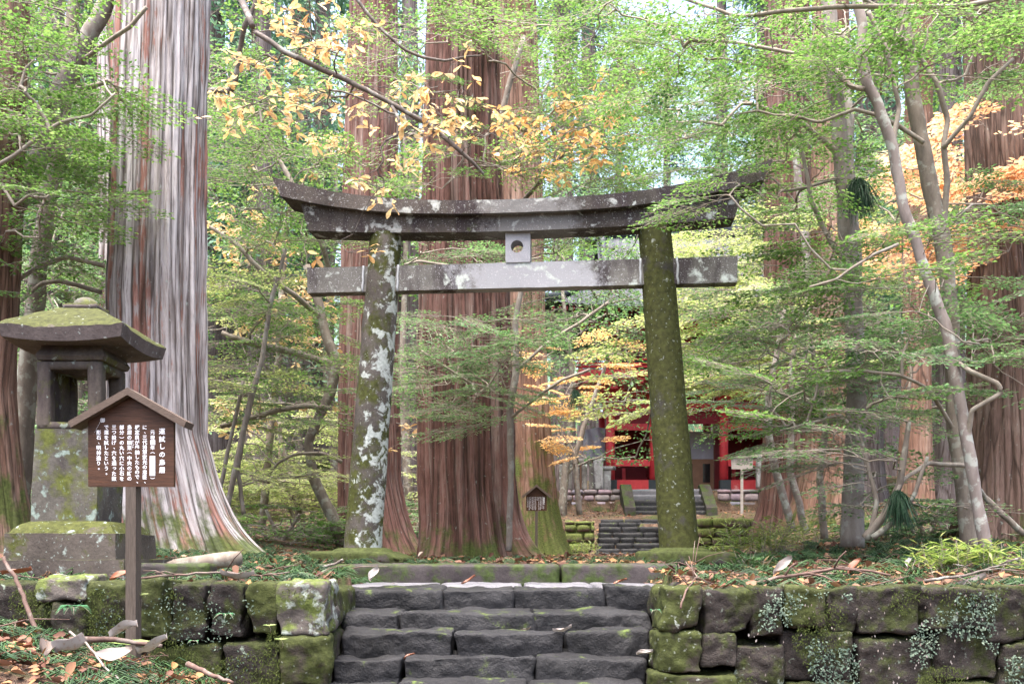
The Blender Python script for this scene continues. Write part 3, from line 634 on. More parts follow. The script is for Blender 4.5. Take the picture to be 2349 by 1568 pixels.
for k, (ysrc, D) in enumerate([(2040, 36.7), (2020, 37.0), (1998, 37.35), (1976, 37.7), (1954, 38.05)]):
    zt = EYE + (2214 - ysrc) / 3981 * D
    MB().rock([P(1532, 0, D)[0], D + .4, zt - .16], [P(1620, 0, D)[0] - P(1532, 0, D)[0], .42, .16], .02, .01, .12, 60 + k).build('step_stone', M['step' if k < 3 else 'flag'], us)
for (pa, pb) in ((1428, 1462), (1612, 1646)):
    poly = [(36.55, 2.75), (38.3, 2.75), (38.3, 4.12), (38.0, 4.16), (36.6, 3.2)]
    xa, xb = P(pa, 0, 37.3)[0], P(pb, 0, 37.3)[0] - .15
    V = np.array([[x, y, z] for x in (xa, xb) for (y, z) in poly]); k = 5
    m = MB().add(V, [[i, (i + 1) % k, k + (i + 1) % k, k + i] for i in range(k)], [[0, 2, 1], [0, 3, 2], [0, 4, 3], [5, 6, 7], [5, 7, 8], [5, 8, 9]]); m.build('cheek_stone', M['kerb'], us, False)
def stone_face(m, x0, x1, z0, z1, D, sz, seed, fill=True):
    rng = np.random.RandomState(seed); z = z0
    while z < z1 - sz * .3:
        hz = min(sz * rng.uniform(.75, 1.1), z1 - z); x = x0
        if z1 - (z + hz) < sz * .35: hz = z1 - z
        while x < x1 - .05:
            w = min(sz * rng.uniform(1.0, 1.9), x1 - x)
            m.rock([x + w / 2, D + .22, z + hz / 2 + rng.uniform(-.01, .01)], [w / 2 - .012, .22, hz / 2 - .012], sz * .22, .02, .1, seed + int(x * 7), A=rng.rand()); x += w
        z += hz
    m.b2(x0 + .03, x1 - .03, D + .15, D + .6, z0, z1 - .05); return m
def fwall(lab, px0, px1, D, z0, z1, sz, mt, seed):
    x0, x1 = P(px0, 0, D)[0], P(px1, 0, D)[0]
    o = stone_face(MB(), x0, x1, z0, z1, D, sz, seed).build('stone_wall', M[mt], None, True, False, 'rnd'); o.data.transform(__import__('mathutils').Matrix.Translation((-x0, -D, -z0))); o.location = (x0, D, z0)
    tag(o, lab, 'wall')
fwall('low mossy block wall left of the far steps, beside the mossy cedar', 1296, 1366, 29.6, 1.3, 2.5, .3, 'wall_far', 1)
fwall('low mossy block wall right of the far steps, behind the right pillar', 1600, 1790, 29.6, 1.5, 2.58, .3, 'wall_far', 2)
fwall('rough wall of many coloured stones under the fence left of the red gate', 1282, 1428, 38.3, 2.9, 4.0, .34, 'wall_gate', 3)
fwall('rough wall of many coloured stones under the right bay of the red gate', 1646, 1800, 38.3, 2.9, 4.0, .34, 'wall_gate', 4)

GX, GY = 7.015, 39.5
gt = thing('shrine_gate', 'two storey red lacquered shrine gate with grey tiled roof behind the trees', 'gate', (GX, GY, 4.0))
def gp(name, mat, *bs, smooth=False):
    m = MB()
    for b_ in bs: m.b2(GX + b_[0], GX + b_[1], GY + b_[2], GY + b_[3], b_[4], b_[5])
    return m.build(name, M[mat], gt, smooth)
for cx_ in (-3.11, -1.39, 1.39, 3.11):
    for yy in (0, 3.4): MB().tube([[GX + cx_, GY + yy, 4.0], [GX + cx_, GY + yy, 7.6]], .175, 20).build('column', M['red'], gt)
for (a, b_) in ((-3.11, -1.39), (1.39, 3.11)):
    gp('sill_beam', 'red_sill', (a + .02, b_ - .02, -.22, .16, 4.03, 4.42))
    for e, s_ in ((a - .18, 1), (b_ + .18, -1)):
        x0, x1 = (e, e + .42) if s_ > 0 else (e - .42, e)
        gp('metal_fitting', 'black', (x0, x1, -.225, .165, 4.028, 4.425))
    gp('rail', 'red', (a, b_, -.07, .07, 4.98, 5.24)); gp('bay_lintel', 'red', (a, b_, -.09, .09, 6.40, 6.66))
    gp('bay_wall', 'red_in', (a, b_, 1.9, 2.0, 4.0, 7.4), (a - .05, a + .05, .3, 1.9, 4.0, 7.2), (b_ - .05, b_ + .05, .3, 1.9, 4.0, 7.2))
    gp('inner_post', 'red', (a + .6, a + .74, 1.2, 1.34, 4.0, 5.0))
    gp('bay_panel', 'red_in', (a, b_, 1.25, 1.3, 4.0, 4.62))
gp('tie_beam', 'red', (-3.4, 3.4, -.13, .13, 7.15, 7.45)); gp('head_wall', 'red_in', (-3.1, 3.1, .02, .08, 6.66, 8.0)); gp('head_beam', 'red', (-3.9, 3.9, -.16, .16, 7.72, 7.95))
gp('floor_slab', 'fence', (-3.9, 3.9, -.7, 4.4, 3.86, 4.02))
for cx_ in (-3.11, -1.39, 1.39, 3.11):
    gp('bracket', 'red', (cx_ - .3, cx_ + .3, -.3, .3, 7.47, 7.7), (cx_ - .15, cx_ + .15, -.9, -.3, 7.6, 7.8), (cx_ - .42, cx_ + .42, -.95, -.72, 7.82, 8.0), (cx_ - .14, cx_ + .14, -1.4, -.9, 7.84, 8.04))
for k in range(13):
    x = -4.2 + k * .7; gp('balcony_bracket', 'red', (x - .1, x + .1, -1.6, -.2, 8.02, 8.2), (x - .17, x + .17, -1.62, -1.35, 8.12, 8.24))
gp('balcony_floor', 'red', (-4.5, 4.5, -1.75, 5.1, 8.25, 8.49))
for z in (8.62, 8.74, 8.9): MB().tube([[GX - 4.75, GY - 1.65, z], [GX + 4.75, GY - 1.65, z]], .045, 8).build('balcony_rail', M['red'], gt)
for k in range(10):
    x = -4.4 + k * .98; gp('baluster', 'red', (x - .06, x + .06, -1.7, -1.6, 8.49, 8.9))
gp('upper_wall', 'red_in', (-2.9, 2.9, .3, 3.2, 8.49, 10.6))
for cx_ in (-2.9, -1.39, 1.39, 2.9): MB().tube([[GX + cx_, GY + .28, 8.49], [GX + cx_, GY + .28, 10.1]], .15, 14).build('upper_column', M['red'], gt)
gp('upper_beam', 'red', (-3.2, 3.2, .1, .26, 9.75, 10.0)); gp('frieze', 'green_paint', (-2.7, 2.7, .18, .24, 9.05, 9.3), (-2.7, 2.7, -1.58, -1.56, 8.52, 8.62))
for k in range(15):
    x = -3.5 + k * .5; gp('upper_bracket', 'red', (x - .09, x + .09, -1.0, .2, 10.02, 10.16), (x - .18, x + .18, -.8, -.5, 10.18, 10.3))
gp('eave_beam', 'red', (-4.6, 4.6, -1.1, -.9, 10.25, 10.45))
m = MB()
for k in range(46):
    x = -5.5 + k * .245; m.box([GX + x, GY - 1.75, 10.55], [.05, 1.15, .06])
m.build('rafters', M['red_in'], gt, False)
# hip and gable tiled roof: rows of round tiles run down the slope
yr, zr, ye, ze = 1.75, 14.7, -3.0, 10.55
def roof_side(m, sgn):
    nt = 28; xs_ = np.arange(-5.95, 5.951, .06)
    T, XX = np.meshgrid(np.linspace(0, 1, nt), xs_, indexing='ij')
    hw = np.where(T < .45, 3.55, 3.55 + (T - .45) / .55 * 2.4); XX = np.clip(XX, -hw, hw)
    Yv = yr + (ye - yr) * T if sgn < 0 else yr + (yr - ye) * T
    Z = zr + (ze - zr) * (1 - (1 - T) ** 1.35) + .25 * (np.abs(XX) / 5.95) ** 3 * T
    Z = Z + .045 * np.maximum(0, np.sin(XX * 2 * pi / .30)) - .015 * ((T * 24) % 1)
    G = np.stack([GX + XX, GY + Yv, Z], -1); m.grid(G if sgn > 0 else G[:, ::-1])
m = MB(); roof_side(m, -1); roof_side(m, 1)
for sg in (-1, 1):
    nt, ny = 16, 140; T, U = np.meshgrid(np.linspace(0, 1, nt), np.linspace(-1, 1, ny), indexing='ij')
    xx = sg * (3.55 + 2.4 * T); tt = .45 + .55 * T; hy = 4.75 * tt; yy = yr + U * hy
    Z = zr + (ze - zr) * (1 - (1 - tt) ** 1.35) + .25 * (np.abs(xx) / 5.95) ** 3 * tt + .045 * np.maximum(0, np.sin(yy * 2 * pi / .3))
    m.grid(np.stack([GX + xx, GY + yy, Z - .01], -1))
m.build('roof', M['tile'], gt)
rg = MB(); rg.b2(GX - 3.7, GX + 3.7, GY + yr - .22, GY + yr + .22, zr - .05, zr + .42)
for k in range(4): rg.tube([[GX - 3.72, GY + yr, zr + .05 + k * .14], [GX + 3.72, GY + yr, zr + .05 + k * .14]], .25 - .02 * k, 10)
rg.build('ridge', M['tile'], gt)
for sg in (-1, 1):
    ts = np.linspace(0.02, .62, 14); zz = zr + (ze - zr) * (1 - (1 - ts) ** 1.35) + .12
    MB().tube(np.stack([np.full(14, GX + sg * 3.3), GY + yr + (ye - yr) * ts, zz], 1), .15, 8).build('descending_ridge', M['tile'], gt)
    ts = np.linspace(.45, 1, 12); zz = zr + (ze - zr) * (1 - (1 - ts) ** 1.35) + .15 + .25 * ((3.55 + (ts - .45) / .55 * 2.4) / 5.95) ** 3 * ts
    MB().tube(np.stack([GX + sg * (3.55 + (ts - .45) / .55 * 2.4), GY + yr + (ye - yr) * ts, zz], 1), .14, 8).build('hip_ridge', M['tile'], gt)
    e = MB()
    for k in range(5): e.tube([[GX + sg * 3.75 - .22 * sg, GY + yr - .32, zr - .3 + k * .19], [GX + sg * 4.02, GY + yr - .32, zr - .3 + k * .19]], .115, 10); e.tube([[GX + sg * 3.75 - .22 * sg, GY + yr + .32, zr - .3 + k * .19], [GX + sg * 4.02, GY + yr + .32, zr - .3 + k * .19]], .115, 10)
    e.b2(GX + sg * 3.85 - .15, GX + sg * 3.85 + .15, GY + yr - .35, GY + yr + .35, zr - .4, zr + .55); e.build('ridge_end_tile', M['tile'], gt)
    g_ = MB().add([[GX + sg * 3.4, GY + yr - 2.1, 12.5], [GX + sg * 3.4, GY + yr + 2.1, 12.5], [GX + sg * 3.4, GY + yr, zr]], None, [[0, 1, 2], [2, 1, 0]]); g_.build('gable', M['red_in'], gt, False)
    g2 = MB(); yy = GY + yr
    g2.b2(GX + sg * 3.35 - .05, GX + sg * 3.35 + .05, yy - 2.1, yy + 2.1, 12.3, 12.5); g2.build('gable_board', M['red'], gt, False)
gp('grey_sheet', 'cloth', (-1.3, 1.3, 1.6, 1.63, 5.42, 6.55))
gp('hoarding_door', 'brown_board', (-1.3, -.25, 1.55, 1.6, 4.02, 5.41), (-.25, .15, 1.55, 1.6, 4.02, 4.3), (-.25, .15, 1.55, 1.6, 5.15, 5.41), (.15, 1.3, 1.55, 1.6, 4.02, 5.41))
gp('window_pane', 'glass', (.06, .42, 1.53, 1.549, 4.45, 5.22)); gp('window_pane', 'glass', (.06, .42, 1.53, 1.549, 4.03, 4.2)); gp('window_pane', 'glass', (.85, 1.15, 1.53, 1.549, 4.45, 5.22)); gp('window_pane', 'glass', (-.25, .0, 1.57, 1.58, 4.3, 5.15))
# grey sheeting and hoarding left of the gate
a, b_ = P(1335, 0, 42)[0], P(1396, 0, 42)[0]
G = np.zeros((14, 20, 3)); zz = np.linspace(5.35, 6.75, 14)
for i in range(14): G[i, :, 0] = np.linspace(a, b_ + .2, 20); G[i, :, 1] = 41.2 + .06 * np.sin(np.arange(20) * .9 + i * .3); G[i, :, 2] = zz[i] - .25 * np.abs(np.linspace(0, 1, 20) - .5) * (i > 11)
tp = thing('hoarding_screen', 'grey sheeting over a brown hoarding standing behind the stone fence', 'screen', (a, 41.2, 4.0))
MB().grid(G).build('sheet', M['cloth'], tp)
mb = MB(); mb.b2(a - .25, a + .05, 41.2, 41.26, 4.0, 5.36); mb.b2(a + .45, a + .55, 41.2, 41.26, 4.0, 5.36); mb.b2(a - .25, b_ + .2, 41.2, 41.26, 5.28, 5.36); mb.build('hoarding', M['brown_board'], tp, False)
fc = thing('stone_fence', 'weathered stone picket fence with capped end post left of the red gate', 'fence', (P(1300, 0, 38.5)[0], 38.5, 4.0))
x0, x1 = P(1282, 0, 38.5)[0], P(1357, 0, 38.5)[0]
MB().rock([(x0 + x1) / 2, 38.55, 5.08], [(x1 - x0) / 2, .1, .1], .02, .01, .08, 3).build('fence_rail', M['fence'], fc)
for k in range(5):
    x = x0 + .12 + k * .29
    MB().rock([x, 38.55, 4.48], [.105, .1, .5], .02, .012, .08, 13 + k).build('fence_picket', M['fence'], fc)
x = P(1372, 0, 38.5)[0]
MB().rock([x, 38.52, 4.6], [.19, .17, .62], .02, .012, .08, 33).build('end_post', M['granite'], fc)
MB().rock([x + .45, 38.9, 4.85], [.28, .1, .08], .02, .01, .08, 34).rock([x + .38, 38.95, 4.4], [.16, .12, .45], .02, .01, .08, 35).build('side_panel', M['granite'], fc)
pc = thing('stone_post', 'pale granite post with pyramid cap right of the pale notice board', 'post', (P(1748, 0, 38.2)[0], 38.2, 4.0))
x = P(1748, 0, 38.2)[0]
m = MB().rock([x, 38.3, 4.78], [.185, .18, .76], .015, .01, .08, 36); m.box([x, 38.3, 5.60], [.18, .175, .07], taper=.15); m.build('shaft', M['granite'], pc)

# ------------------------------------------------------------------ cedars
def cedar(label, axis, mat, seed, depth=.03, lobes=7, flare=.5, fh=.8, rough=1., asym=(0, 0), root=None, segs=150, rowsN=220, ztop=None, snags=None, group=None, freq=12, name='cedar_tree'):
    """axis: list of (px, py, D, radius px).  Trunk surface with long bark ridges and flaring roots"""
    axis = sorted(axis, key=lambda q: -q[1])
    pts = np.array([P(a[0], a[1], a[2]) for a in axis]); rr = np.array([a[3] / F * a[2] for a in axis])
    zz0 = pts[0, 2]; top = pts[-1, 2] + 1.5 if ztop is None else ztop
    z = np.concatenate([zz0 - .35 + (np.linspace(0, 1, rowsN // 3) ** 1.0) * 1.3, np.linspace(zz0 + .97, top, rowsN - rowsN // 3)])
    ax = np.interp(z, pts[:, 2], pts[:, 0]); ay = np.interp(z, pts[:, 2], pts[:, 1]); ra = np.interp(z, pts[:, 2], rr)
    if len(pts) > 2:   # carry the last slope on upward
        sl = (pts[-1, 0] - pts[-2, 0]) / (pts[-1, 2] - pts[-2, 2]); ax = np.where(z > pts[-1, 2], pts[-1, 0] + sl * (z - pts[-1, 2]), ax)
    a = np.linspace(0, 2 * pi, segs, endpoint=False); A, Z = np.meshgrid(a, z); Rr = ra[:, None] + A * 0
    rng = np.random.RandomState(seed); ph = rng.uniform(0, 6.28, 4)
    lob = .5 + .5 * np.sin(A * lobes / 2 * 2 // 1 + ph[0]) * .6 + .25 * np.sin(A * 3 + ph[1])
    fl = np.exp(-np.clip(Z - zz0, -.3, 9) / fh) * flare
    Rr = Rr * (1 + fl * (.45 + .9 * lob) + fl * (asym[0] * np.cos(A) + asym[1] * np.sin(A)))
    if root:
        for (ra_, am_, wd_) in root: Rr = Rr * (1 + am_ * fl / flare * np.exp(-((((A - ra_ + pi) % (2 * pi)) - pi) / wd_) ** 2))
    Rr = Rr * (1 + .05 * np.sin(A * 2 + ph[2] + Z * .3) + .03 * np.sin(A * 5 + ph[3] + Z * .5))
    c, s_ = np.cos(A), np.sin(A); tw = Z * .02 + noise(np.stack([c * 2, s_ * 2, Z * .4], -1), seed) * .035
    cc, ss = np.cos(A + tw), np.sin(A + tw)
    q = np.stack([cc * freq * .8, ss * freq * .8, Z * .22], -1)
    rid = np.abs(noise(q, seed + 2)); rid = np.clip(rid * 2.2, 0, 1)
    fine = fbm(np.stack([cc * freq * 2.2, ss * freq * 2.2, Z * 1.2], -1), 3, seed + 6)
    Rr = Rr + depth * (rid - .6) + depth * .35 * fine * rough + .012 * fbm(np.stack([c * 3, s_ * 3, Z * 3], -1), 3, seed + 8)
    G = np.stack([ax[:, None] + Rr * c, ay[:, None] + Rr * s_, Z], -1)
    rm = rr.mean(); U = np.stack([(A / (2 * pi)) * 2 * pi * rm, Z + 0 * A], -1)
    G = np.concatenate([G, G[:, :1]], 1); U2 = np.concatenate([U, np.stack([np.full(len(z), 2 * pi * rm), z], -1)[:, None]], 1)
    o = thing(name, label, 'tree', (float(ax[0]), float(ay[0]), float(zz0)), group)
    MB().grid(G, U=U2).build('trunk', mat, o, uv=True)
    return o, (lambda zq: (np.interp(zq, z, ax), np.interp(zq, z, ay), np.interp(zq, z, ra)))

giant, gax = cedar('giant cedar with pale grey and pink peeling bark just behind the lantern', [(378, 0, 12, 102), (366, 400, 12, 106), (359, 700, 12, 110), (362, 1000, 12, 112), (395, 1180, 12, 122), (425, 1285, 12, 128)], M['bark_pale'], 11, depth=.045, flare=.2, fh=.36, root=[(-.3, .62, .26), (-.85, -.18, .13), (-1.3, .14, .22), (.5, .4, .3), (-2.2, .12, .3)], lobes=6, segs=260, rowsN=300, freq=13)
cedar('slim pinkish cedar standing close behind the giant pale cedar', [(268, 0, 15, 42), (272, 700, 15, 42), (275, 1270, 15, 50)], M['bark_pale'], 12, flare=.3, segs=90)
c0, _ = cedar('cedar trunk with knots at the left edge of the view, behind the lantern', [(-30, 0, 11, 84), (-45, 560, 11, 82), (-62, 900, 11, 82), (-50, 1150, 11, 88), (-50, 1275, 11, 95)], M['bark_orange'], 13, flare=.3, segs=120)
c2, _ = cedar('straight red barked cedar rising behind the left torii pillar', [(857, 0, 20, 54), (851, 450, 20, 59), (847, 800, 20, 64), (848, 1100, 20, 68), (868, 1275, 20, 74)], M['bark_red'], 14, flare=.3, fh=.6, root=[(-.4, .5, .35), (-2.6, .3, .3)], freq=12, segs=170)
c3, _ = cedar('massive deeply ridged reddish cedar in the middle with mossy roots', [(1060, 0, 17, 80), (1058, 350, 17, 82), (1066, 650, 17, 97), (1071, 900, 17, 102), (1075, 1100, 17, 104), (1084, 1285, 17, 106)], M['bark_ridge'], 15, depth=.08, flare=.14, fh=.4, root=[(-.4, .5, .3), (-1.2, .25, .25), (-2.2, .12, .3)], freq=17, segs=240, rowsN=260)
cedar('cedar with moss covered foot behind the small brown notice board', [(1182, 0, 25, 42), (1195, 500, 25, 50), (1200, 900, 25, 57), (1208, 1150, 25, 70), (1214, 1282, 25, 86)], M['bark_mossy'], 16, depth=.05, flare=.25, fh=.5, freq=14, segs=150)
c5, _ = cedar('big shaggy brown barked cedar at the right edge behind the slender stems', [(2276, 0, 13.5, 58), (2282, 300, 13.5, 62), (2300, 600, 13.5, 70), (2318, 850, 13.5, 86), (2325, 1100, 13.5, 96), (2330, 1235, 13.5, 106)], M['bark_brown'], 17, depth=.045, flare=.3, freq=15, segs=200)
cedar('twin toned grey cedar right of the red gate, behind thin pale stems', [(1808, 500, 27, 50), (1812, 900, 27, 55), (1815, 1200, 27, 68)], M['bark_ridge'], 18, depth=.05, flare=.3, freq=12, ztop=20)
cedar('orange barked cedar standing behind the right group of slender stems', [(1905, 500, 24, 42), (1905, 900, 24, 47), (1900, 1200, 24, 66)], M['bark_orange'], 19, flare=.4, ztop=18)
cedar('narrow orange cedar with a split trunk far right beyond the stems', [(2105, 500, 25, 28), (2102, 900, 25, 31), (2100, 1195, 25, 40)], M['bark_orange'], 20, flare=.3, ztop=18, segs=90)

# ------------------------------------------------------------------ foliage tools
def leaf_quads(m, pos, dirv, nrm, size, rng, wid=.55, fold=.18, shape=4, rnd=None):
    n = len(pos); d = dirv / (np.linalg.norm(dirv, axis=1)[:, None] + 1e-9)
    s_ = np.cross(nrm, d); s_ /= np.linalg.norm(s_, axis=1)[:, None] + 1e-9; nn = np.cross(d, s_)
    size = np.broadcast_to(np.asarray(size, float), (n,))[:, None]
    rv = rng.rand(n) if rnd is None else rnd
    if shape == 4:
        V = np.stack([pos, pos + d * size * .5 + s_ * size * wid * .5 + nn * size * fold * .5, pos + d * size, pos + d * size * .5 - s_ * size * wid * .5 + nn * size * fold * .5], 1)
        m.add(V.reshape(-1, 3), np.arange(n * 4).reshape(n, 4), A=np.repeat(rv, 4))
    else:   # long rounded leaf: eight vertices, bent along the midrib
        c = rng.uniform(-.35, .5, n)[:, None]
        t_ = [(0, .03), (.3, .32), (.62, .5), (.85, .36), (1, .03)]
        Ls, Rs, Cs = [], [], []
        for tt, w in t_:
            b_ = pos + d * size * (tt - .12 * tt * tt) - nn * size * c * tt * tt * .5
            Ls.append(b_ + s_ * size * wid * w + nn * size * fold * w); Rs.append(b_ - s_ * size * wid * w + nn * size * fold * w); Cs.append(b_)
        V = np.stack(Ls + Cs + Rs, 1); base = np.arange(n)[:, None] * 15; Q = []
        for k in range(4): Q += [base + np.array([[k, 5 + k, 6 + k, k + 1]]), base + np.array([[5 + k, 10 + k, 11 + k, 6 + k]])]
        m.add(V.reshape(-1, 3), np.concatenate(Q), A=np.repeat(rv, 15))
def spray(seed, nside=13, lsp=.042, lsize=.05, sub=True):
    """a flat fan of twigs with leaves, one metre long along +x: returns twigs (polylines, radii) and leaf arrays"""
    rng = np.random.RandomState(seed); tw, lp, ld = [], [], []
    n = 9; main = np.zeros((n, 3)); main[:, 0] = np.linspace(0, 1, n); main[1:, 1] = np.cumsum(rng.uniform(-.035, .035, n - 1)); main[:, 2] = -.10 * main[:, 0] ** 2 + rng.uniform(-.008, .008, n)
    tw.append((main, np.linspace(.0058, .002, n)))
    def put(line, sp, st_=.15):
        L_ = np.linalg.norm(np.diff(line, axis=0), axis=1); cum = np.concatenate([[0], np.cumsum(L_)]); s = sp * st_ / .15
        k = 0
        while s < cum[-1]:
            p = np.array([np.interp(s, cum, line[:, i]) for i in range(3)]); i = min(np.searchsorted(cum, s), len(line) - 1); t_ = line[i] - line[i - 1]; t_ /= np.linalg.norm(t_) + 1e-9
            sd = 1 if k % 2 else -1; lat = np.array([-t_[1], t_[0], 0]) * sd
            d = t_ * .55 + lat * .85 + np.array([0, 0, rng.uniform(-.35, .15)]); lp.append(p + rng.uniform(-.004, .004, 3)); ld.append(d); s += sp * rng.uniform(.7, 1.25); k += 1
        lp.append(line[-1]); ld.append(line[-1] - line[-2])
    put(main[4:], lsp)
    for k in range(nside):
        s = .10 + .86 * k / nside; p = np.array([np.interp(s, np.linspace(0, 1, n), main[:, i]) for i in range(3)])
        sd = 1 if k % 2 else -1; ang = sd * radians(rng.uniform(38, 62)); Ls = (.50 * (1 - s) ** .7 + .10) * rng.uniform(.7, 1.15)
        d = np.array([math.cos(ang), math.sin(ang), 0]); kn = 5; ln = np.zeros((kn, 3))
        for i in range(kn):
            f = i / (kn - 1); ln[i] = p + d * Ls * f + np.array([.10 * Ls * f * f, 0, -.10 * Ls * f * f]) + rng.uniform(-.01, .01, 3) * (i > 0)
        tw.append((ln, np.linspace(.0032, .0017, kn))); put(ln, lsp)
        if sub and Ls > .2:
            for q in range(3):
                f = .3 + .22 * q; p2 = ln[0] + (ln[-1] - ln[0]) * f; s2 = sd if q % 2 else -sd; an2 = ang + s2 * radians(45); L2 = Ls * .42 * rng.uniform(.7, 1.2)
                d2 = np.array([math.cos(an2), math.sin(an2), rng.uniform(-.15, .05)]); l2 = np.stack([p2 + d2 * L2 * f2 for f2 in (0, .5, 1)]); tw.append((l2, np.array([.0022, .0018, .0014]))); put(l2, lsp)
    lp, ld = np.array(lp), np.array(ld)
    return tw, lp, ld
SPR = {'fine': [spray(100 + i, 12, .062) for i in range(7)], 'loose': [spray(200 + i, 10, .06, .07) for i in range(6)], 'bare': [spray(300 + i, 9, .13, .05) for i in range(4)]}
def rotm(yaw, pitch, roll):
    cy, sy, cp, sp_, cr_, sr = math.cos(yaw), math.sin(yaw), math.cos(pitch), math.sin(pitch), math.cos(roll), math.sin(roll)
    Rz = np.array([[cy, -sy, 0], [sy, cy, 0], [0, 0, 1]]); Ry = np.array([[cp, 0, sp_], [0, 1, 0], [-sp_, 0, cp]]); Rx = np.array([[1, 0, 0], [0, cr_, -sr], [0, sr, cr_]])
    return Rz @ Ry @ Rx
def put_sprays(leaf, twig, bases, yaws, rng, kind='fine', scale=.8, lsize=.045, twk=1., wid=.55, up=.25, shape=4):
    LP, LD, LN = [], [], []
    for p, y in zip(bases, yaws):
        tw, lp, ld = SPR[kind][rng.randint(len(SPR[kind]))]; s = scale * rng.uniform(.7, 1.25)
        Mx = rotm(y, rng.normal(-.02, .12), rng.normal(0, .17))
        LP.append(p + (lp * s) @ Mx.T); LD.append(ld @ Mx.T)
        nn = np.tile(Mx[:, 2], (len(lp), 1)) + rng.normal(0, .33, (len(lp), 3)); LN.append(nn)
        for ln, r in tw: twig.tube(p + (ln * s) @ Mx.T, r * twk * s / .8, 3, cap=False)
    LP, LD, LN = np.vstack(LP), np.vstack(LD), np.vstack(LN)
    leaf_quads(leaf, LP, LD, LN, lsize * rng.uniform(.65, 1.25, len(LP)), rng, wid, shape=shape)
def grow(trunk, targets, rng, step=.22, arch=.12, jit=.05, up=.7):
    """joins every target to the nearest wood already there; returns limbs and the direction each ends in"""
    N = [np.array(p) for p in trunk]; par = [i - 1 for i in range(len(N))]; w = [0.] * len(N); limbs, ends = [], []
    arr = np.array(N); order = np.argsort([np.min(np.linalg.norm(arr - t_, axis=1)) for t_ in targets])
    for oi in order:
        t_ = targets[oi]; arr = np.array(N); dv = t_ - arr; d = np.linalg.norm(dv, axis=1) + up * np.clip(-dv[:, 2], 0, 9) + .3 * np.clip(dv[:, 2] - 1.5, 0, 9)
        i = int(np.argmin(d)); p = arr[i]; L_ = np.linalg.norm(t_ - p); k = max(3, int(L_ / step)); mid = (p + t_) / 2 + np.array([0, 0, arch * L_]) + rng.normal(0, .08, 3) * L_
        path = [i]
        for s in np.linspace(0, 1, k + 1)[1:]:
            q = (1 - s) ** 2 * p + 2 * s * (1 - s) * mid + s * s * t_ + rng.normal(0, jit * min(1, L_), 3) * (s < 1)
            N.append(q); par.append(path[-1]); w.append(0.); path.append(len(N) - 1)
        w[path[-1]] = 1.; limbs.append(path); e = N[path[-1]] - N[path[-2]]; ends.append((oi, math.atan2(e[1], e[0])))
    for i in range(len(N) - 1, 0, -1):
        if par[i] >= 0: w[par[i]] += w[i]
    N = np.array(N); return N, np.array(w), limbs, dict(ends)
def blob_pts(blobs, rng, dens=1.):
    out = []
    for (cx_, cy_, rx, ry, d0, d1, n) in blobs:
        for _ in range(max(1, int(round(n * dens)))):
            a, r = rng.uniform(0, 2 * pi), math.sqrt(rng.rand()); D = rng.uniform(d0, d1); out.append(P(cx_ + rx * r * math.cos(a), cy_ + ry * r * math.sin(a), D))
    return np.array(out)
def smooth_line(pts, n):
    pts = np.asarray(pts, float); s = np.concatenate([[0], np.cumsum(np.linalg.norm(np.diff(pts, axis=0), axis=1))]); q = np.linspace(0, s[-1], n * 4)
    o = np.stack([np.interp(q, s, pts[:, i]) for i in range(pts.shape[1])], 1); k = np.array([1, 2, 3, 4, 3, 2, 1.]); k /= k.sum()
    pad = np.vstack([np.repeat(o[:1], 3, 0), o, np.repeat(o[-1:], 3, 0)]); o2 = np.stack([np.convolve(pad[:, i], k, 'valid') for i in range(o.shape[1])], 1); o2[0], o2[-1] = o[0], o[-1]
    return o2[::4] if n * 4 > 60 else o2
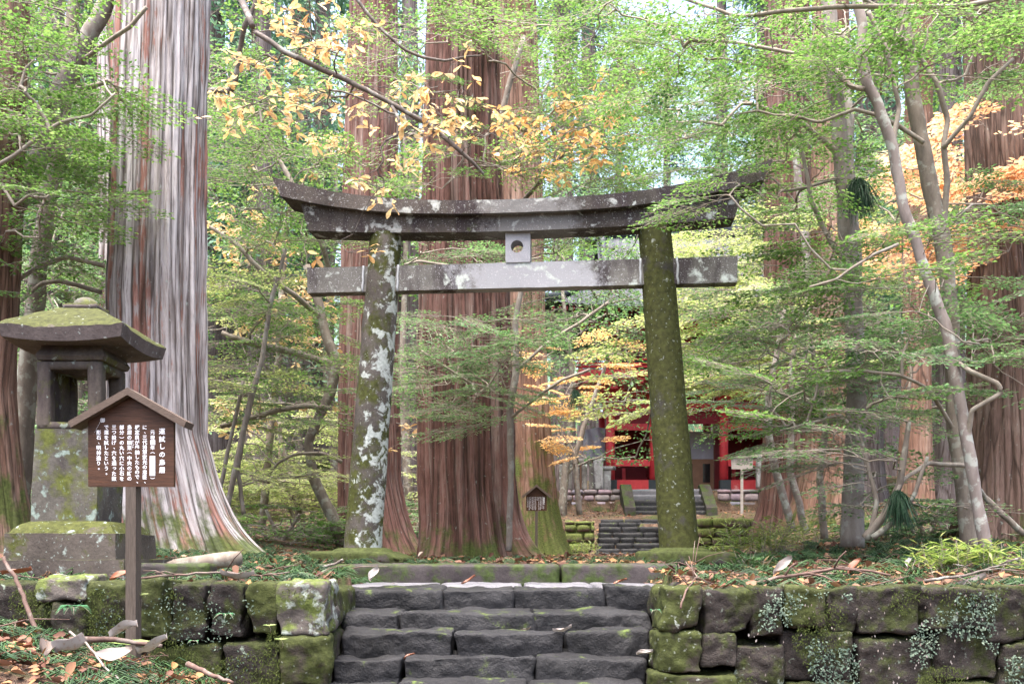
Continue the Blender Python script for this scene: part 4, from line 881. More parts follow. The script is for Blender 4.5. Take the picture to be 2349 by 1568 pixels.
def tree(name, label, cat, trunks, blobs, leafm, seed, kind='fine', scale=.85, lsize=.052, barkm='bark_grey', limbs=(), twigm='twig', rt=.0045, twk=1., whorl=False, group=None, wid=.55, arch=.12, dens=1., crown='crown', knob=True):
    """trunks: polylines of (px,py,D,radius px) from the foot up; limbs the same; blobs: where the leaf sprays hang"""
    rng = np.random.RandomState(seed)
    wood, trunkm = MB(), MB(); nodes = []
    for ti, tr in enumerate(list(trunks) + list(limbs)):
        q = np.array([np.append(P(a, b_, d), r / F * d) for (a, b_, d, r) in tr]); n = max(14, len(tr) * 6); q = smooth_line(q, n)
        if knob: q[:, :3] += np.stack([fbm(np.stack([q[:, 2] * 3 + 9 * ti, q[:, 0] * 3, q[:, 2] * 0 + s_], -1), 3, seed + s_) for s_ in range(3)], 1) * np.minimum(.022, q[:, 3:4] * .6)
        rr = q[:, 3] * (1 + .12 * fbm(np.stack([q[:, 2] * 4, q[:, 0], q[:, 1]], -1), 2, seed))
        (trunkm if ti < len(trunks) else wood).tube(q[:, :3], rr * (1 if ti < len(trunks) or whorl else .8), 12 if ti < len(trunks) else 8)
        nodes += [p for p in q[::2, :3]]
    f = np.array([P(*trunks[0][0][:3])])[0]
    o = thing(name, label, cat, f, group)
    tg = blob_pts(blobs, rng, dens)
    N, w, lm, ends = grow(nodes, tg, rng, arch=arch)
    for path in lm:
        if len(path) < 2: continue
        r = np.clip(rt * np.maximum(w[path], 1) ** .5, rt * .9, .06); r[0] = min(r[0], r[1] * 1.3); wood.tube(N[path], r, 6, cap=False)
    leaf = MB(); yaws = [ends[i] + rng.normal(0, .55) for i in range(len(tg))]
    if whorl:
        lp, ld, ln = [], [], []
        for p, y in zip(tg, yaws):
            ntw = rng.randint(1, 4)
            for t_ in range(ntw):
                d = np.array([math.cos(y + rng.normal(0, .7)), math.sin(y + rng.normal(0, .7)), rng.normal(.0, .3)]); L_ = rng.uniform(.12, .38); e = p + d * L_; wood.tube([p, (p + e) / 2 + rng.normal(0, .01, 3), e], [.004, .003, .002], 4, cap=False)
                for k in range(rng.randint(3, 7)):
                    a = rng.uniform(0, 2 * pi); ld.append([math.cos(a), math.sin(a), rng.uniform(-1.0, .25)]); lp.append(e + rng.normal(0, .02, 3)); ln.append(np.array([0, 0, 1.]) + rng.normal(0, .5, 3))
        leaf_quads(leaf, np.array(lp), np.array(ld), np.array(ln), lsize * rng.uniform(.6, 1.2, len(lp)), rng, .36, .14, shape=8)
    else:
        put_sprays(leaf, wood, tg, yaws, rng, kind, scale, lsize, twk, wid)
    trunkm.build('trunk', M[barkm], o)
    wood.build('branches', M[twigm], o); leaf.build(crown, M[leafm], o, True, False, 'rnd')
    return o

# ------------------------------------------------------------------ broadleaf trees

# right hand group of slender stems
tree('slender_tree', 'slender pale spotted stem with a high fork, nearest of the stems at the right', 'tree',
     [[(2263, 1262, 9.6, 15), (2240, 1150, 9.6, 13.5), (2215, 1000, 9.6, 13.5), (2190, 850, 9.65, 14), (2165, 740, 9.7, 14), (2125, 620, 9.7, 12.5), (2080, 500, 9.75, 12.5), (2055, 400, 9.8, 12), (2045, 330, 9.8, 12), (2010, 230, 9.8, 11.5), (1985, 190, 9.8, 11.5), (1972, 120, 9.8, 11.5), (1978, 60, 9.8, 11), (1965, 0, 9.8, 11), (1958, -90, 9.8, 10)]],
     [(1860, 130, 260, 120, 9.0, 11.5, 42), (1500, 70, 250, 70, 9.6, 12, 34), (1680, 440, 80, 30, 9.7, 10.3, 8), (1950, 20, 380, 60, 9, 11.5, 26), (2030, 620, 170, 80, 9.2, 11, 18), (2150, 160, 160, 130, 9.2, 11, 22)], 'leaf_fresh', 21, dens=0.65,
     limbs=[[(2045, 335, 9.8, 8), (2062, 250, 9.8, 6.5), (2050, 200, 9.75, 6.5), (2035, 120, 9.7, 6.5), (2010, 60, 9.7, 6), (1990, 20, 9.7, 6)], [(2035, 130, 9.7, 5), (2070, 70, 9.6, 6), (2078, 0, 9.6, 6), (2085, -60, 9.6, 6)],
            [(2330, -10, 9.0, 7), (2220, 12, 9.1, 7), (2100, 18, 9.2, 7), (1980, 14, 9.3, 7), (1880, 20, 9.4, 6.5), (1760, 32, 9.5, 6), (1690, 38, 9.6, 5), (1610, 12, 9.7, 4.5), (1520, -15, 9.8, 4)],
            [(2180, 820, 9.65, 6), (2225, 850, 9.5, 7), (2290, 880, 9.4, 7), (2300, 900, 9.4, 7), (2230, 940, 9.5, 7), (2214, 1010, 9.6, 8)],
            [(1985, 205, 9.8, 8), (1955, 200, 9.9, 6.5), (1920, 160, 10, 6.5), (1885, 130, 10, 6), (1800, 120, 10.1, 5.5), (1700, 100, 10.3, 4.5), (1600, 90, 10.5, 3.5)],
            [(2060, 560, 9.7, 5), (2010, 580, 9.6, 4.5), (1960, 610, 9.5, 4), (1920, 640, 9.5, 3.5), (1850, 660, 9.5, 3)]], barkm='bark_spot')
tree('slender_tree', 'thicker dull grey stem close behind the pale forked one, splitting into dark limbs', 'tree',
     [[(2225, 1255, 10.6, 20), (2215, 1150, 10.6, 17), (2190, 1000, 10.6, 17), (2185, 850, 10.6, 18), (2180, 700, 10.6, 18), (2165, 560, 10.6, 18), (2130, 400, 10.6, 18), (2105, 280, 10.6, 17), (2085, 130, 10.6, 16), (2070, 30, 10.6, 15), (2060, -80, 10.6, 14)]],
     [(2230, 90, 150, 100, 10, 12.5, 26), (2200, 720, 190, 110, 9.4, 12, 30), (2140, 860, 230, 90, 9.4, 11.5, 30), (2250, 480, 110, 110, 10, 12.3, 20), (2000, 760, 200, 90, 10, 11.5, 24), (1780, 250, 230, 100, 10.5, 13, 34)], 'leaf_mid', 22, dens=0.5,
     limbs=[[(2160, 530, 10.6, 10), (2172, 420, 10.5, 9), (2165, 330, 10.4, 8.5), (2172, 270, 10.4, 8), (2155, 200, 10.3, 8), (2120, 140, 10.3, 7.5), (2050, 70, 10.2, 6)], [(2165, 340, 10.4, 7), (2220, 270, 10.2, 6.5), (2265, 190, 10.1, 6), (2330, 130, 10, 5.5)],
            [(2120, 330, 10.5, 7), (2060, 290, 10.5, 7), (2010, 265, 10.4, 6), (1960, 250, 10.4, 5), (1880, 280, 10.4, 4.5), (1800, 260, 10.5, 4)], [(2215, 1070, 10.5, 7), (2130, 1060, 10.2, 7), (2070, 1100, 10, 6), (2040, 1165, 9.9, 4)],
            [(2190, 990, 10.6, 6), (2130, 890, 10.3, 5.5), (2060, 860, 10.2, 5), (1980, 850, 10.2, 4.5), (1880, 855, 10.2, 4)]], barkm='bark_dull')
tree('slender_tree', 'straight grey double trunk left of the pale forked stem, with a tuft of dark needles', 'tree',
     [[(1955, 1255, 11.5, 27), (1957, 1120, 11.5, 23), (1962, 1000, 11.5, 22), (1962, 850, 11.5, 22), (1958, 700, 11.5, 21), (1945, 560, 11.5, 19), (1935, 430, 11.5, 18), (1925, 300, 11.5, 18), (1915, 200, 11.5, 17), (1905, 60, 11.5, 16), (1900, -80, 11.5, 15)],
      [(1965, 640, 11.55, 15), (1960, 540, 11.6, 14), (1950, 430, 11.7, 14), (1945, 320, 11.8, 13), (1940, 200, 11.9, 13), (1930, 60, 12, 12)]],
     [(1740, 330, 200, 70, 11, 13.5, 34), (1820, 440, 170, 90, 10.8, 13, 34), (1840, 640, 120, 60, 10.4, 12, 20), (1900, 560, 130, 60, 10, 12, 18), (1750, 780, 170, 70, 10.6, 12.5, 30), (1900, 920, 190, 80, 10, 12, 30), (1560, 240, 180, 90, 11.5, 14, 30)], 'leaf_fresh', 23, dens=0.5,
     limbs=[[(1952, 615, 11.5, 8), (1910, 560, 11.4, 7), (1880, 500, 11.4, 7), (1858, 460, 11.3, 6.5), (1850, 400, 11.3, 6), (1835, 330, 11.3, 5)], [(1930, 360, 11.5, 9), (1890, 320, 11.4, 8), (1850, 290, 11.4, 7), (1820, 270, 11.4, 6), (1760, 250, 11.5, 5), (1700, 230, 11.6, 4)],
            [(1925, 410, 11.5, 5), (1850, 430, 11.4, 4.5), (1780, 440, 11.3, 4)], [(2010, 1130, 10.8, 5), (1960, 990, 10.9, 5), (1930, 950, 11, 5), (1860, 970, 11, 4.5), (1780, 990, 11, 4)]], barkm='bark_grey')
tree('slender_tree', 'pair of thin curved pale stems growing before the twin toned grey cedar', 'tree',
     [[(1820, 1220, 16, 9), (1795, 1130, 16, 9), (1772, 1060, 16, 9.5), (1765, 1000, 16, 9), (1762, 920, 16, 8), (1780, 820, 16, 7), (1800, 700, 16, 6)], [(1850, 1225, 16, 8), (1828, 1140, 16, 8), (1812, 1080, 16, 8), (1815, 1000, 16, 7.5), (1818, 900, 16, 7), (1812, 850, 16, 6), (1830, 760, 16, 5)]],
     [(1810, 850, 130, 70, 14.5, 17, 20), (1760, 900, 80, 40, 14, 16, 8), (1850, 720, 120, 90, 14, 17, 20)], 'leaf_mid', 24, barkm='bark_spot', scale=1.0)
tree('shrub', 'many stemmed bare lower shrub with crooked brown stems among the slender trees', 'shrub',
     [[(1985, 1235, 10.2, 11), (2030, 1180, 10.1, 9), (2065, 1110, 10, 8), (2075, 1040, 10, 7), (2085, 960, 10, 5)], [(1990, 1235, 10.2, 8), (2010, 1150, 10.2, 5), (1990, 1060, 10.2, 4), (1965, 960, 10.3, 3)], [(2000, 1235, 10.1, 8), (2060, 1190, 10, 6), (2100, 1130, 9.9, 5), (2130, 1040, 9.9, 4)]],
     [(2020, 1010, 120, 80, 9.6, 11, 22), (1900, 1080, 110, 60, 10, 11.5, 12), (2060, 1130, 120, 50, 9.8, 11, 10)], 'leaf_mid', 25, kind='bare', barkm='bark_dull', scale=.8, twk=1., dens=.6)
tree('slender_tree', 'small leafy tree between the right pillar and the slender stems, all fine low sprays', 'tree',
     [[(1890, 1235, 13.5, 9), (1880, 1100, 13.5, 8), (1895, 980, 13.5, 7), (1880, 880, 13.5, 6), (1860, 780, 13.5, 5)]],
     [(1800, 710, 120, 60, 12, 15, 22), (1830, 900, 170, 60, 12, 15, 26), (1990, 930, 150, 80, 12, 15, 24), (1900, 1020, 140, 60, 12, 14, 16), (2120, 760, 130, 90, 12, 15, 20), (2080, 420, 120, 90, 13, 16, 20)], 'leaf_mid', 26, dens=0.5, barkm='bark_dull', scale=1.0)
# left group
tree('beech_tree', 'smooth pale grey leaning stem at the upper left before the knotted cedar', 'tree',
     [[(-60, 1270, 11.9, 26), (-45, 900, 11.9, 24), (0, 540, 11.9, 22), (60, 430, 11.9, 21), (105, 320, 11.9, 20), (135, 210, 11.9, 20), (185, 120, 11.9, 20), (230, 40, 11.9, 19), (262, -40, 11.9, 18)]],
     [(80, 90, 130, 90, 9.8, 12.5, 32), (80, 300, 120, 90, 9.6, 12, 36), (80, 480, 110, 80, 9.6, 12.5, 30), (90, 620, 90, 60, 11, 13, 16), (240, 190, 50, 25, 10, 11, 6), (230, 310, 40, 30, 10, 11, 4), (20, 200, 80, 200, 9.6, 11, 24)], 'leaf_fresh', 27, dens=0.75,
     limbs=[[(-40, 400, 9.8, 5), (30, 360, 9.8, 6), (90, 310, 9.8, 5.5), (140, 280, 9.8, 5), (210, 265, 9.8, 4), (270, 210, 9.8, 3)], [(45, 640, 11.5, 6), (100, 605, 11.5, 7), (150, 590, 11.5, 7), (200, 600, 11.5, 7), (245, 612, 11.6, 7)], [(0, 760, 12, 4), (40, 700, 12, 5), (95, 650, 12, 6), (140, 645, 12, 6), (190, 655, 12, 6.5), (240, 672, 12, 7)],
            [(90, 250, 11.9, 6), (150, 210, 11.6, 6), (200, 200, 11.5, 6), (262, 185, 11.4, 6)], [(180, 140, 11.9, 6), (230, 110, 11.6, 6), (300, 60, 11.3, 6), (340, 10, 11.2, 5)]], barkm='bark_grey')
tree('dead_stub', 'rough brown dead trunk with a broken side stub at the upper left', 'dead tree',
     [[(40, 1260, 12.6, 24), (60, 900, 12.6, 22), (90, 600, 12.6, 20), (115, 430, 12.6, 18), (140, 300, 12.6, 17), (152, 200, 12.6, 17), (160, 100, 12.6, 14), (168, 0, 12.6, 12), (172, -60, 12.6, 11)]],
     [(130, 480, 60, 100, 12, 13, 6), (160, 700, 70, 80, 12, 14, 10)], 'leaf_mid', 28, barkm='bark_dull', knob=True)
tree('understory_tree', 'light leafy small tree filling the gap between the lantern and the left edge', 'tree',
     [[(160, 1245, 17, 9), (150, 1050, 17, 8), (165, 850, 17, 7), (150, 700, 17, 6)]],
     [(140, 760, 120, 80, 15, 19, 30), (120, 880, 110, 80, 15, 19, 30), (70, 1020, 80, 120, 16, 20, 26), (150, 640, 120, 70, 15, 19, 24), (250, 650, 60, 60, 15, 17, 8)], 'leaf_mid', 29, dens=0.75, barkm='bark_dull', scale=1.25, lsize=.06)
tree('understory_tree', 'bright green tree with long level boughs between the giant cedar and the red barked one', 'tree',
     [[(785, 1250, 17, 15), (760, 1180, 17, 13), (720, 1100, 17, 12), (705, 1010, 17, 11), (760, 900, 17, 12), (770, 830, 17, 12), (745, 760, 17, 11), (730, 690, 17, 10), (700, 600, 17, 9)]],
     [(600, 200, 110, 110, 14, 18, 34), (630, 360, 130, 80, 14, 18, 34), (600, 520, 110, 80, 14, 18, 26), (640, 700, 130, 80, 15, 18, 34), (620, 840, 130, 60, 15, 18, 26), (640, 960, 130, 70, 15.5, 18, 26), (560, 760, 70, 120, 15, 18, 16)], 'leaf_fresh', 30, dens=0.7,
     limbs=[[(770, 835, 17, 9), (700, 815, 16.8, 10), (640, 800, 16.6, 11), (570, 785, 16.5, 10), (500, 760, 16.4, 7)], [(760, 935, 17, 9), (700, 930, 16.8, 8), (640, 940, 16.6, 8), (560, 965, 16.4, 9), (500, 980, 16.3, 7)], [(785, 1060, 17, 6), (740, 1040, 16.9, 5.5), (680, 1040, 16.8, 5), (640, 1060, 16.8, 4.5), (600, 1110, 16.8, 3.5)],
            [(480, 520, 15.5, 5), (540, 560, 15.5, 6), (600, 620, 15.6, 7), (680, 680, 16, 8), (735, 730, 16.8, 8)], [(600, 300, 16, 6), (680, 440, 16, 8), (740, 560, 16.5, 8), (760, 640, 17, 9)]], barkm='bark_dull', scale=1.15, lsize=.056)
tree('understory_tree', 'thin pale crooked stems with low yellow green twigs right of the giant cedar', 'tree',
     [[(515, 1200, 15, 7), (545, 1050, 15, 6.5), (570, 930, 15, 7), (600, 830, 15, 6), (620, 700, 15, 5), (660, 560, 15, 4)], [(500, 1150, 15.2, 5), (530, 1000, 15.2, 4.5), (560, 860, 15.2, 4)], [(560, 1180, 15.1, 5), (545, 1080, 15.1, 5), (560, 990, 15, 5)]],
     [(560, 660, 70, 60, 14, 16, 12), (560, 900, 70, 90, 14.5, 16, 12), (600, 1080, 90, 60, 15, 17, 12)], 'leaf_yg', 31, kind='loose', barkm='bark_grey', scale=1.0, lsize=.06)
tree('understory_tree', 'slim grey stem with flat feathery sprays crossing in front of the ridged cedar', 'tree',
     [[(1165, 1262, 14.6, 7), (1172, 1100, 14.6, 7), (1170, 950, 14.6, 8), (1185, 850, 14.6, 8), (1180, 740, 14.6, 7.5), (1190, 690, 14.6, 6), (1210, 600, 14.6, 5)]],
     [(1090, 790, 120, 80, 13, 15.5, 24), (1130, 930, 120, 50, 13, 15.5, 16), (1020, 880, 80, 60, 13.2, 15, 9), (1060, 590, 120, 24, 13, 15.5, 12), (1170, 800, 70, 70, 13, 15, 10), (1300, 750, 90, 60, 14, 18, 9), (1330, 680, 90, 30, 14, 18, 5)], 'leaf_mid', 32,
     limbs=[[(1170, 960, 14.6, 5), (1230, 910, 14.4, 5), (1290, 870, 14.4, 4.5), (1360, 845, 14.5, 4)], [(1185, 850, 14.6, 5), (1250, 790, 14.5, 5), (1330, 740, 14.6, 4.5), (1400, 690, 14.8, 4)], [(1240, 590, 14.8, 3), (1150, 605, 14.6, 4), (1050, 612, 14.4, 5), (960, 600, 14.2, 4), (920, 608, 14, 3)], [(1170, 900, 14.6, 4), (1080, 880, 14.2, 4), (1020, 840, 14, 3.5), (960, 800, 13.9, 3)]], barkm='bark_grey', scale=.95, lsize=.05)
tree('understory_tree', 'green leafy boughs reaching across the upper part of the ridged middle cedar', 'tree',
     [[(1110, 1275, 18.7, 9), (1115, 1000, 18.7, 9), (1110, 600, 18.7, 8), (1120, 400, 18.7, 8), (1160, 220, 18.7, 7), (1210, 60, 18.7, 6)]],
     [(1300, 130, 170, 120, 14.5, 20, 50), (1080, 100, 60, 45, 14.5, 16, 8), (1120, 350, 90, 70, 14.5, 16.2, 12), (1280, 330, 130, 90, 16, 20, 26), (1400, 430, 120, 30, 16, 20, 14), (960, 200, 60, 140, 15, 19, 16), (1000, 420, 60, 40, 14.5, 16, 6), (1310, 570, 60, 30, 17, 21, 8), (1430, 230, 160, 110, 14, 19, 34)], 'leaf_fresh', 33, dens=0.75, barkm='bark_dull', scale=1.2, lsize=.056)
# yellow green tree before the gate, orange ones
tree('maple_tree', 'pale yellow green maple spreading its leaves before the right half of the red gate', 'tree',
     [[(1868, 1190, 26, 9), (1862, 950, 26, 9), (1858, 700, 26, 11), (1848, 560, 26, 10), (1835, 440, 26, 9), (1820, 320, 26, 8)]],
     [(1680, 720, 130, 70, 23, 28, 60), (1730, 820, 130, 60, 23, 28, 60), (1720, 880, 80, 26, 22, 26, 16), (1640, 930, 40, 20, 22, 25, 5), (1720, 600, 140, 80, 24, 30, 50), (1480, 935, 40, 20, 21, 24, 7), (1450, 830, 40, 40, 22, 25, 6), (1440, 770, 50, 20, 22, 25, 4), (1850, 520, 120, 80, 25, 30, 40), (1950, 640, 100, 60, 25, 30, 24), (1610, 560, 50, 40, 24, 30, 10)], 'leaf_yg', 34, dens=0.5, kind='loose', barkm='bark_spot', scale=1.5, lsize=.115, twk=1.3, wid=.6, twigm='twig')
tree('maple_tree', 'orange and yellow leaved small tree left of the red gate, behind the mossy cedar', 'tree',
     [[(1330, 1180, 25, 7), (1318, 1050, 25, 6), (1345, 960, 25, 6), (1375, 880, 25, 5), (1400, 800, 25, 4)]],
     [(1300, 900, 60, 60, 22.5, 26, 34), (1320, 1010, 70, 45, 22.5, 26, 26), (1320, 810, 70, 40, 22.5, 26, 16), (1400, 790, 40, 14, 22.5, 25, 6), (1280, 960, 40, 70, 23, 26, 10)], 'leaf_orange', 35, dens=0.36, kind='loose', barkm='bark_grey', scale=.85, lsize=.085, twk=1.2, wid=.55)
tree('maple_tree', 'bright orange maple behind the slender stems at the far right', 'tree',
     [[(2385, 1210, 18, 10), (2375, 900, 18, 9), (2365, 600, 18, 8), (2350, 400, 18, 7)]],
     [(2270, 330, 100, 50, 16.5, 13.0, 36), (2200, 400, 130, 35, 16, 19, 36), (2130, 560, 130, 22, 16, 19, 26), (2290, 560, 70, 25, 13, 12.9, 10), (2300, 430, 70, 40, 12.8, 12.4, 16)], 'leaf_maple', 36, dens=.45, kind='loose', barkm='bark_grey', scale=1.0, lsize=.085, wid=.8)
tree('magnolia_tree', 'long dark bough hung with big yellow leaves, slanting down before the two middle cedars', 'tree',
     [[(430, 1275, 13.4, 18), (425, 900, 13.4, 16), (420, 500, 13.4, 15), (425, 100, 13.4, 14), (440, -120, 13.2, 12), (480, -140, 12.4, 10), (530, -60, 11, 8), (560, 20, 10.2, 7), (587, 75, 9.8, 7)]],
     [(690, 75, 120, 55, 9.2, 10.4, 13), (640, 140, 70, 45, 9.2, 10.4, 9), (790, 110, 110, 45, 9.2, 10.4, 11), (700, 235, 130, 40, 9.2, 10.4, 14), (840, 260, 110, 30, 9.2, 10.4, 10), (980, 275, 80, 50, 9.2, 10.2, 10), (900, 190, 70, 30, 9.4, 10.2, 4), (1080, 270, 70, 50, 9.3, 10.3, 8), (540, 255, 60, 40, 9.3, 10.2, 4), (1020, 190, 60, 60, 9.3, 10.3, 5), (850, 400, 60, 30, 9.4, 10.2, 3), (800, 560, 30, 30, 9.6, 10.2, 2), (900, 430, 60, 20, 9.6, 10.2, 3)], 'leaf_yellow', 37, barkm='twig_dark', twigm='twig_dark', whorl=True, lsize=.125, rt=.0028,
     limbs=[[(587, 75, 9.8, 5.5), (620, 92, 9.75, 6), (662, 125, 9.7, 6.2), (707, 147, 9.7, 6.2), (762, 170, 9.7, 6), (800, 186, 9.7, 6), (837, 205, 9.7, 5.8), (887, 232, 9.7, 5.5), (937, 260, 9.7, 5.2), (977, 282, 9.75, 6), (1012, 310, 9.8, 5.5), (1050, 342, 9.8, 5), (1087, 375, 9.85, 4), (1115, 405, 9.9, 3)],
            [(800, -30, 10, 4), (850, 40, 10, 4), (875, 70, 10, 4), (930, 115, 10, 3.5), (970, 132, 10, 3.5), (1020, 140, 10, 3), (1070, 130, 10, 2.5), (1110, 128, 10, 2)], [(480, 208, 11.2, 7), (530, 210, 11, 7), (542, 190, 10.9, 7), (552, 110, 10.8, 6), (562, 60, 10.7, 6), (585, 10, 10.7, 5), (590, -40, 10.7, 5)], [(900, 245, 9.7, 4), (915, 275, 9.6, 3.5), (912, 310, 9.6, 3), (880, 325, 9.6, 2)]], arch=.05)
tree('magnolia_tree', 'yellow leaved tree glowing between the giant cedar and the red barked cedar', 'tree',
     [[(600, 1225, 20, 9), (620, 1000, 20, 9), (640, 800, 20, 8), (650, 600, 20, 7), (660, 480, 20, 6)]],
     [(570, 520, 70, 50, 18.2, 20.5, 22), (600, 590, 60, 40, 18.2, 20.5, 14), (690, 700, 70, 60, 18.2, 20.5, 18), (640, 770, 60, 50, 18, 20.5, 14), (730, 860, 60, 90, 18.3, 20.5, 14), (560, 970, 70, 60, 18, 20.5, 14), (680, 440, 90, 40, 18.2, 20.5, 12), (740, 340, 60, 50, 18.2, 20.5, 8), (960, 370, 40, 60, 17, 20, 8), (940, 980, 25, 40, 19, 21, 5)], 'leaf_yellow', 38, barkm='bark_dull', twigm='twig', whorl=True, lsize=.19, rt=.005)
tree('magnolia_tree', 'orange leaved small tree above the middle of the gateway, right of the ridged cedar', 'tree',
     [[(1140, 1275, 19.2, 7), (1130, 1000, 19.2, 7), (1125, 650, 19.2, 6), (1150, 520, 19, 6), (1220, 440, 18, 5), (1290, 350, 17, 4)]],
     [(1350, 270, 90, 45, 14.5, 16.5, 20), (1290, 330, 100, 35, 14.5, 16.5, 20), (1380, 330, 60, 40, 14.5, 16.5, 10), (1240, 380, 100, 35, 14.5, 16.5, 14), (1400, 200, 30, 30, 15, 16.5, 4), (1190, 290, 60, 30, 14.5, 16.5, 7)], 'leaf_orange', 39, barkm='bark_dull', whorl=True, lsize=.16, rt=.0035)
tree('maple_tree', 'bright yellow green low maple on the slope between the giant cedar and the left pillar', 'tree',
     [[(690, 1215, 22, 8), (680, 1120, 22, 7), (650, 1040, 22, 6), (640, 960, 22, 5)]],
     [(600, 1040, 110, 50, 20, 24, 22), (680, 1110, 100, 40, 20, 24, 20), (560, 1130, 90, 50, 20, 24, 16), (700, 960, 90, 50, 20, 24, 14), (950, 1080, 40, 60, 21, 24, 8), (580, 900, 80, 50, 21, 25, 10)], 'leaf_yg', 44, kind='loose', barkm='bark_dull', scale=1.2, lsize=.08)
# low growth left, in the middle distance
for i, (cx_, cy_, d, lab, lm) in enumerate([(560, 1110, 24, 'low yellow green bush on the slope right of the giant cedar root', 'leaf_yg'), (700, 1130, 23, 'low twiggy bush with yellow leaves left of the red barked cedar', 'leaf_yg'), (640, 1205, 18, 'pale green feathery bush just left of the left pillar foot', 'leaf_fresh'),
                                        (100, 1130, 21, 'low green bush between the lantern and the left edge trunk', 'leaf_mid'), (935, 1190, 24, 'low bush seen between the red barked and the ridged cedar', 'leaf_mid'), (2120, 1190, 15, 'low leafy bush under the slender stems at the right', 'leaf_mid')]):
    b0 = P(cx_, 0, d); hz = float(H(b0[0], b0[1])); y0 = HY - (hz - EYE) / d * F
    tree('bush', lab, 'bush', [[(cx_, y0 + 4, d, 6), (cx_ - 15, cy_, d, 4), (cx_ - 30, cy_ - 40, d, 3)], [(cx_ + 5, y0 + 4, d, 5), (cx_ + 30, cy_, d, 4), (cx_ + 50, cy_ - 30, d, 3)], [(cx_ - 5, y0 + 4, d, 5), (cx_ - 50, cy_ + 10, d, 3)]],
         [(cx_, cy_, 95, 50, d - 1.5, d + 1.5, 24), (cx_, cy_ + 30, 80, 30, d - 1.5, d + 1, 10)], lm, 60 + i, kind='loose', scale=1.1, lsize=.08, barkm='bark_dull', twk=1.6)

# ------------------------------------------------------------------ background: far cedars and broadleaf trees, each a thing of its own
def bgcedar(seed, h=30, r=.5, z0=9, n=46):
    rng = np.random.RandomState(seed)
    o = thing('background_cedar', 'x', 'tree', (0, 0, 0), 'tall cedars standing back in the forest')
    z = np.linspace(-1, h, 40); a = np.linspace(0, 2 * pi, 29); A, Z = np.meshgrid(a, z); rad = r * (1 - .75 * (Z / h).clip(0, 1)) * (1 + .5 * np.exp(-Z.clip(0) / .7)) + .04 * np.abs(np.sin(A * 11 + Z * .2)) 
    MB().grid(np.stack([rad * np.cos(A), rad * np.sin(A), Z], -1), U=np.stack([A * r, Z], -1)).build('trunk', M['bark_far'], o, uv=True)
    lp, ld, ln, br = [], [], [], MB()
    for k in range(n):
        zz = z0 + (h - z0) * rng.rand() ** 1.1; L_ = (3.6 * (1 - (zz - z0) / (h - z0)) + .8) * rng.uniform(.6, 1.1); a = rng.uniform(0, 2 * pi); d = np.array([math.cos(a), math.sin(a), -.18])
        br.tube([np.array([0, 0, zz]), np.array([0, 0, zz + .1]) + d * L_ * .5, np.array([0, 0, zz]) + d * L_], [.06, .04, .015], 4)
        m_ = 85; s = rng.uniform(.25, 1.05, m_); p = np.array([0, 0, zz]) + d * L_ * s[:, None] + rng.normal(0, 1, (m_, 3)) * np.array([.45, .45, .28]) * (.5 + .5 * s[:, None])
        lp.append(p); ld.append(np.tile(d, (m_, 1)) * .7 + rng.normal(0, .5, (m_, 3)) + np.array([0, 0, -.35])); ln.append(rng.normal(0, .6, (m_, 3)) + np.array([0, 0, 1]))
    lf = MB(); lp = np.vstack(lp); leaf_quads(lf, lp, np.vstack(ld), np.vstack(ln), .42 * rng.uniform(.5, 1.3, len(lp)), rng, .32)
    br.build('branches', M['bark_far'], o); lf.build('foliage', M['leaf_teal'], o, True, False, 'rnd'); return o
def bgbroad(seed, h=13, n=80, lm='leaf_far', ls=.16, name='background_tree'):
    rng = np.random.RandomState(seed)
    o = thing(name, 'x', 'tree', (0, 0, 0), 'broadleaf trees standing back in the forest')
    tr = np.array([[.15 * math.sin(i * .8 + seed), .15 * math.cos(i * .6 + seed), h * .8 * i / 9 - .5] for i in range(10)])
    MB().tube(tr, np.linspace(.16, .05, 10), 9).build('trunk', M['bark_dull'], o)
    tg = np.stack([rng.normal(0, h * .2, n), rng.normal(0, h * .2, n), h * (.15 + .85 * rng.rand(n) ** .8)], 1)
    N, w, lm_, ends = grow(tr, tg, rng, step=.6); wood = MB()
    for p in lm_: wood.tube(N[p], np.clip(.014 * np.maximum(w[p], 1) ** .5, .012, .1), 5, cap=False)
    lf = MB(); lp, ld, ln = [], [], []
    for i in range(n):
        m_ = 110; a = rng.normal(0, 1, (m_, 3)) * np.array([.75, .75, .16]); lp.append(tg[i] + a); ld.append(rng.normal(0, 1, (m_, 3)) * np.array([1, 1, .4])); ln.append(rng.normal(0, .5, (m_, 3)) + np.array([0, 0, 1]))
    lp = np.vstack(lp); leaf_quads(lf, lp, np.vstack(ld), np.vstack(ln), ls * rng.uniform(.6, 1.3, len(lp)), rng, .5)
    wood.build('branches', M['bark_dull'], o); lf.build('crown', M[lm], o, True, False, 'rnd'); return o
def put_bg(protos, spots, labs):
    for i, (px, D, s, k) in enumerate(spots):
        x = (px - CX) / F * D; z = float(H(x, D)); lab = labs[i % len(labs)] if len(labs) > 1 else labs[0]
        src = protos[k % len(protos)]
        if not src.get('used'): src['used'] = 1; o = src; o.location = (x, D, z); o.rotation_euler = (0, 0, i * 1.3); o.scale = (s,) * 3
        else: o = copy_tree(src, (x, D, z), i * 1.3, s, None)
        o['label'] = lab
    for p in protos:
        if 'used' in p: del p['used']
        if not p['label'] != 'x': pass
pc_ = [bgcedar(400 + i, 30 + 3 * i, .5 + .05 * i, 7 + i) for i in range(4)]
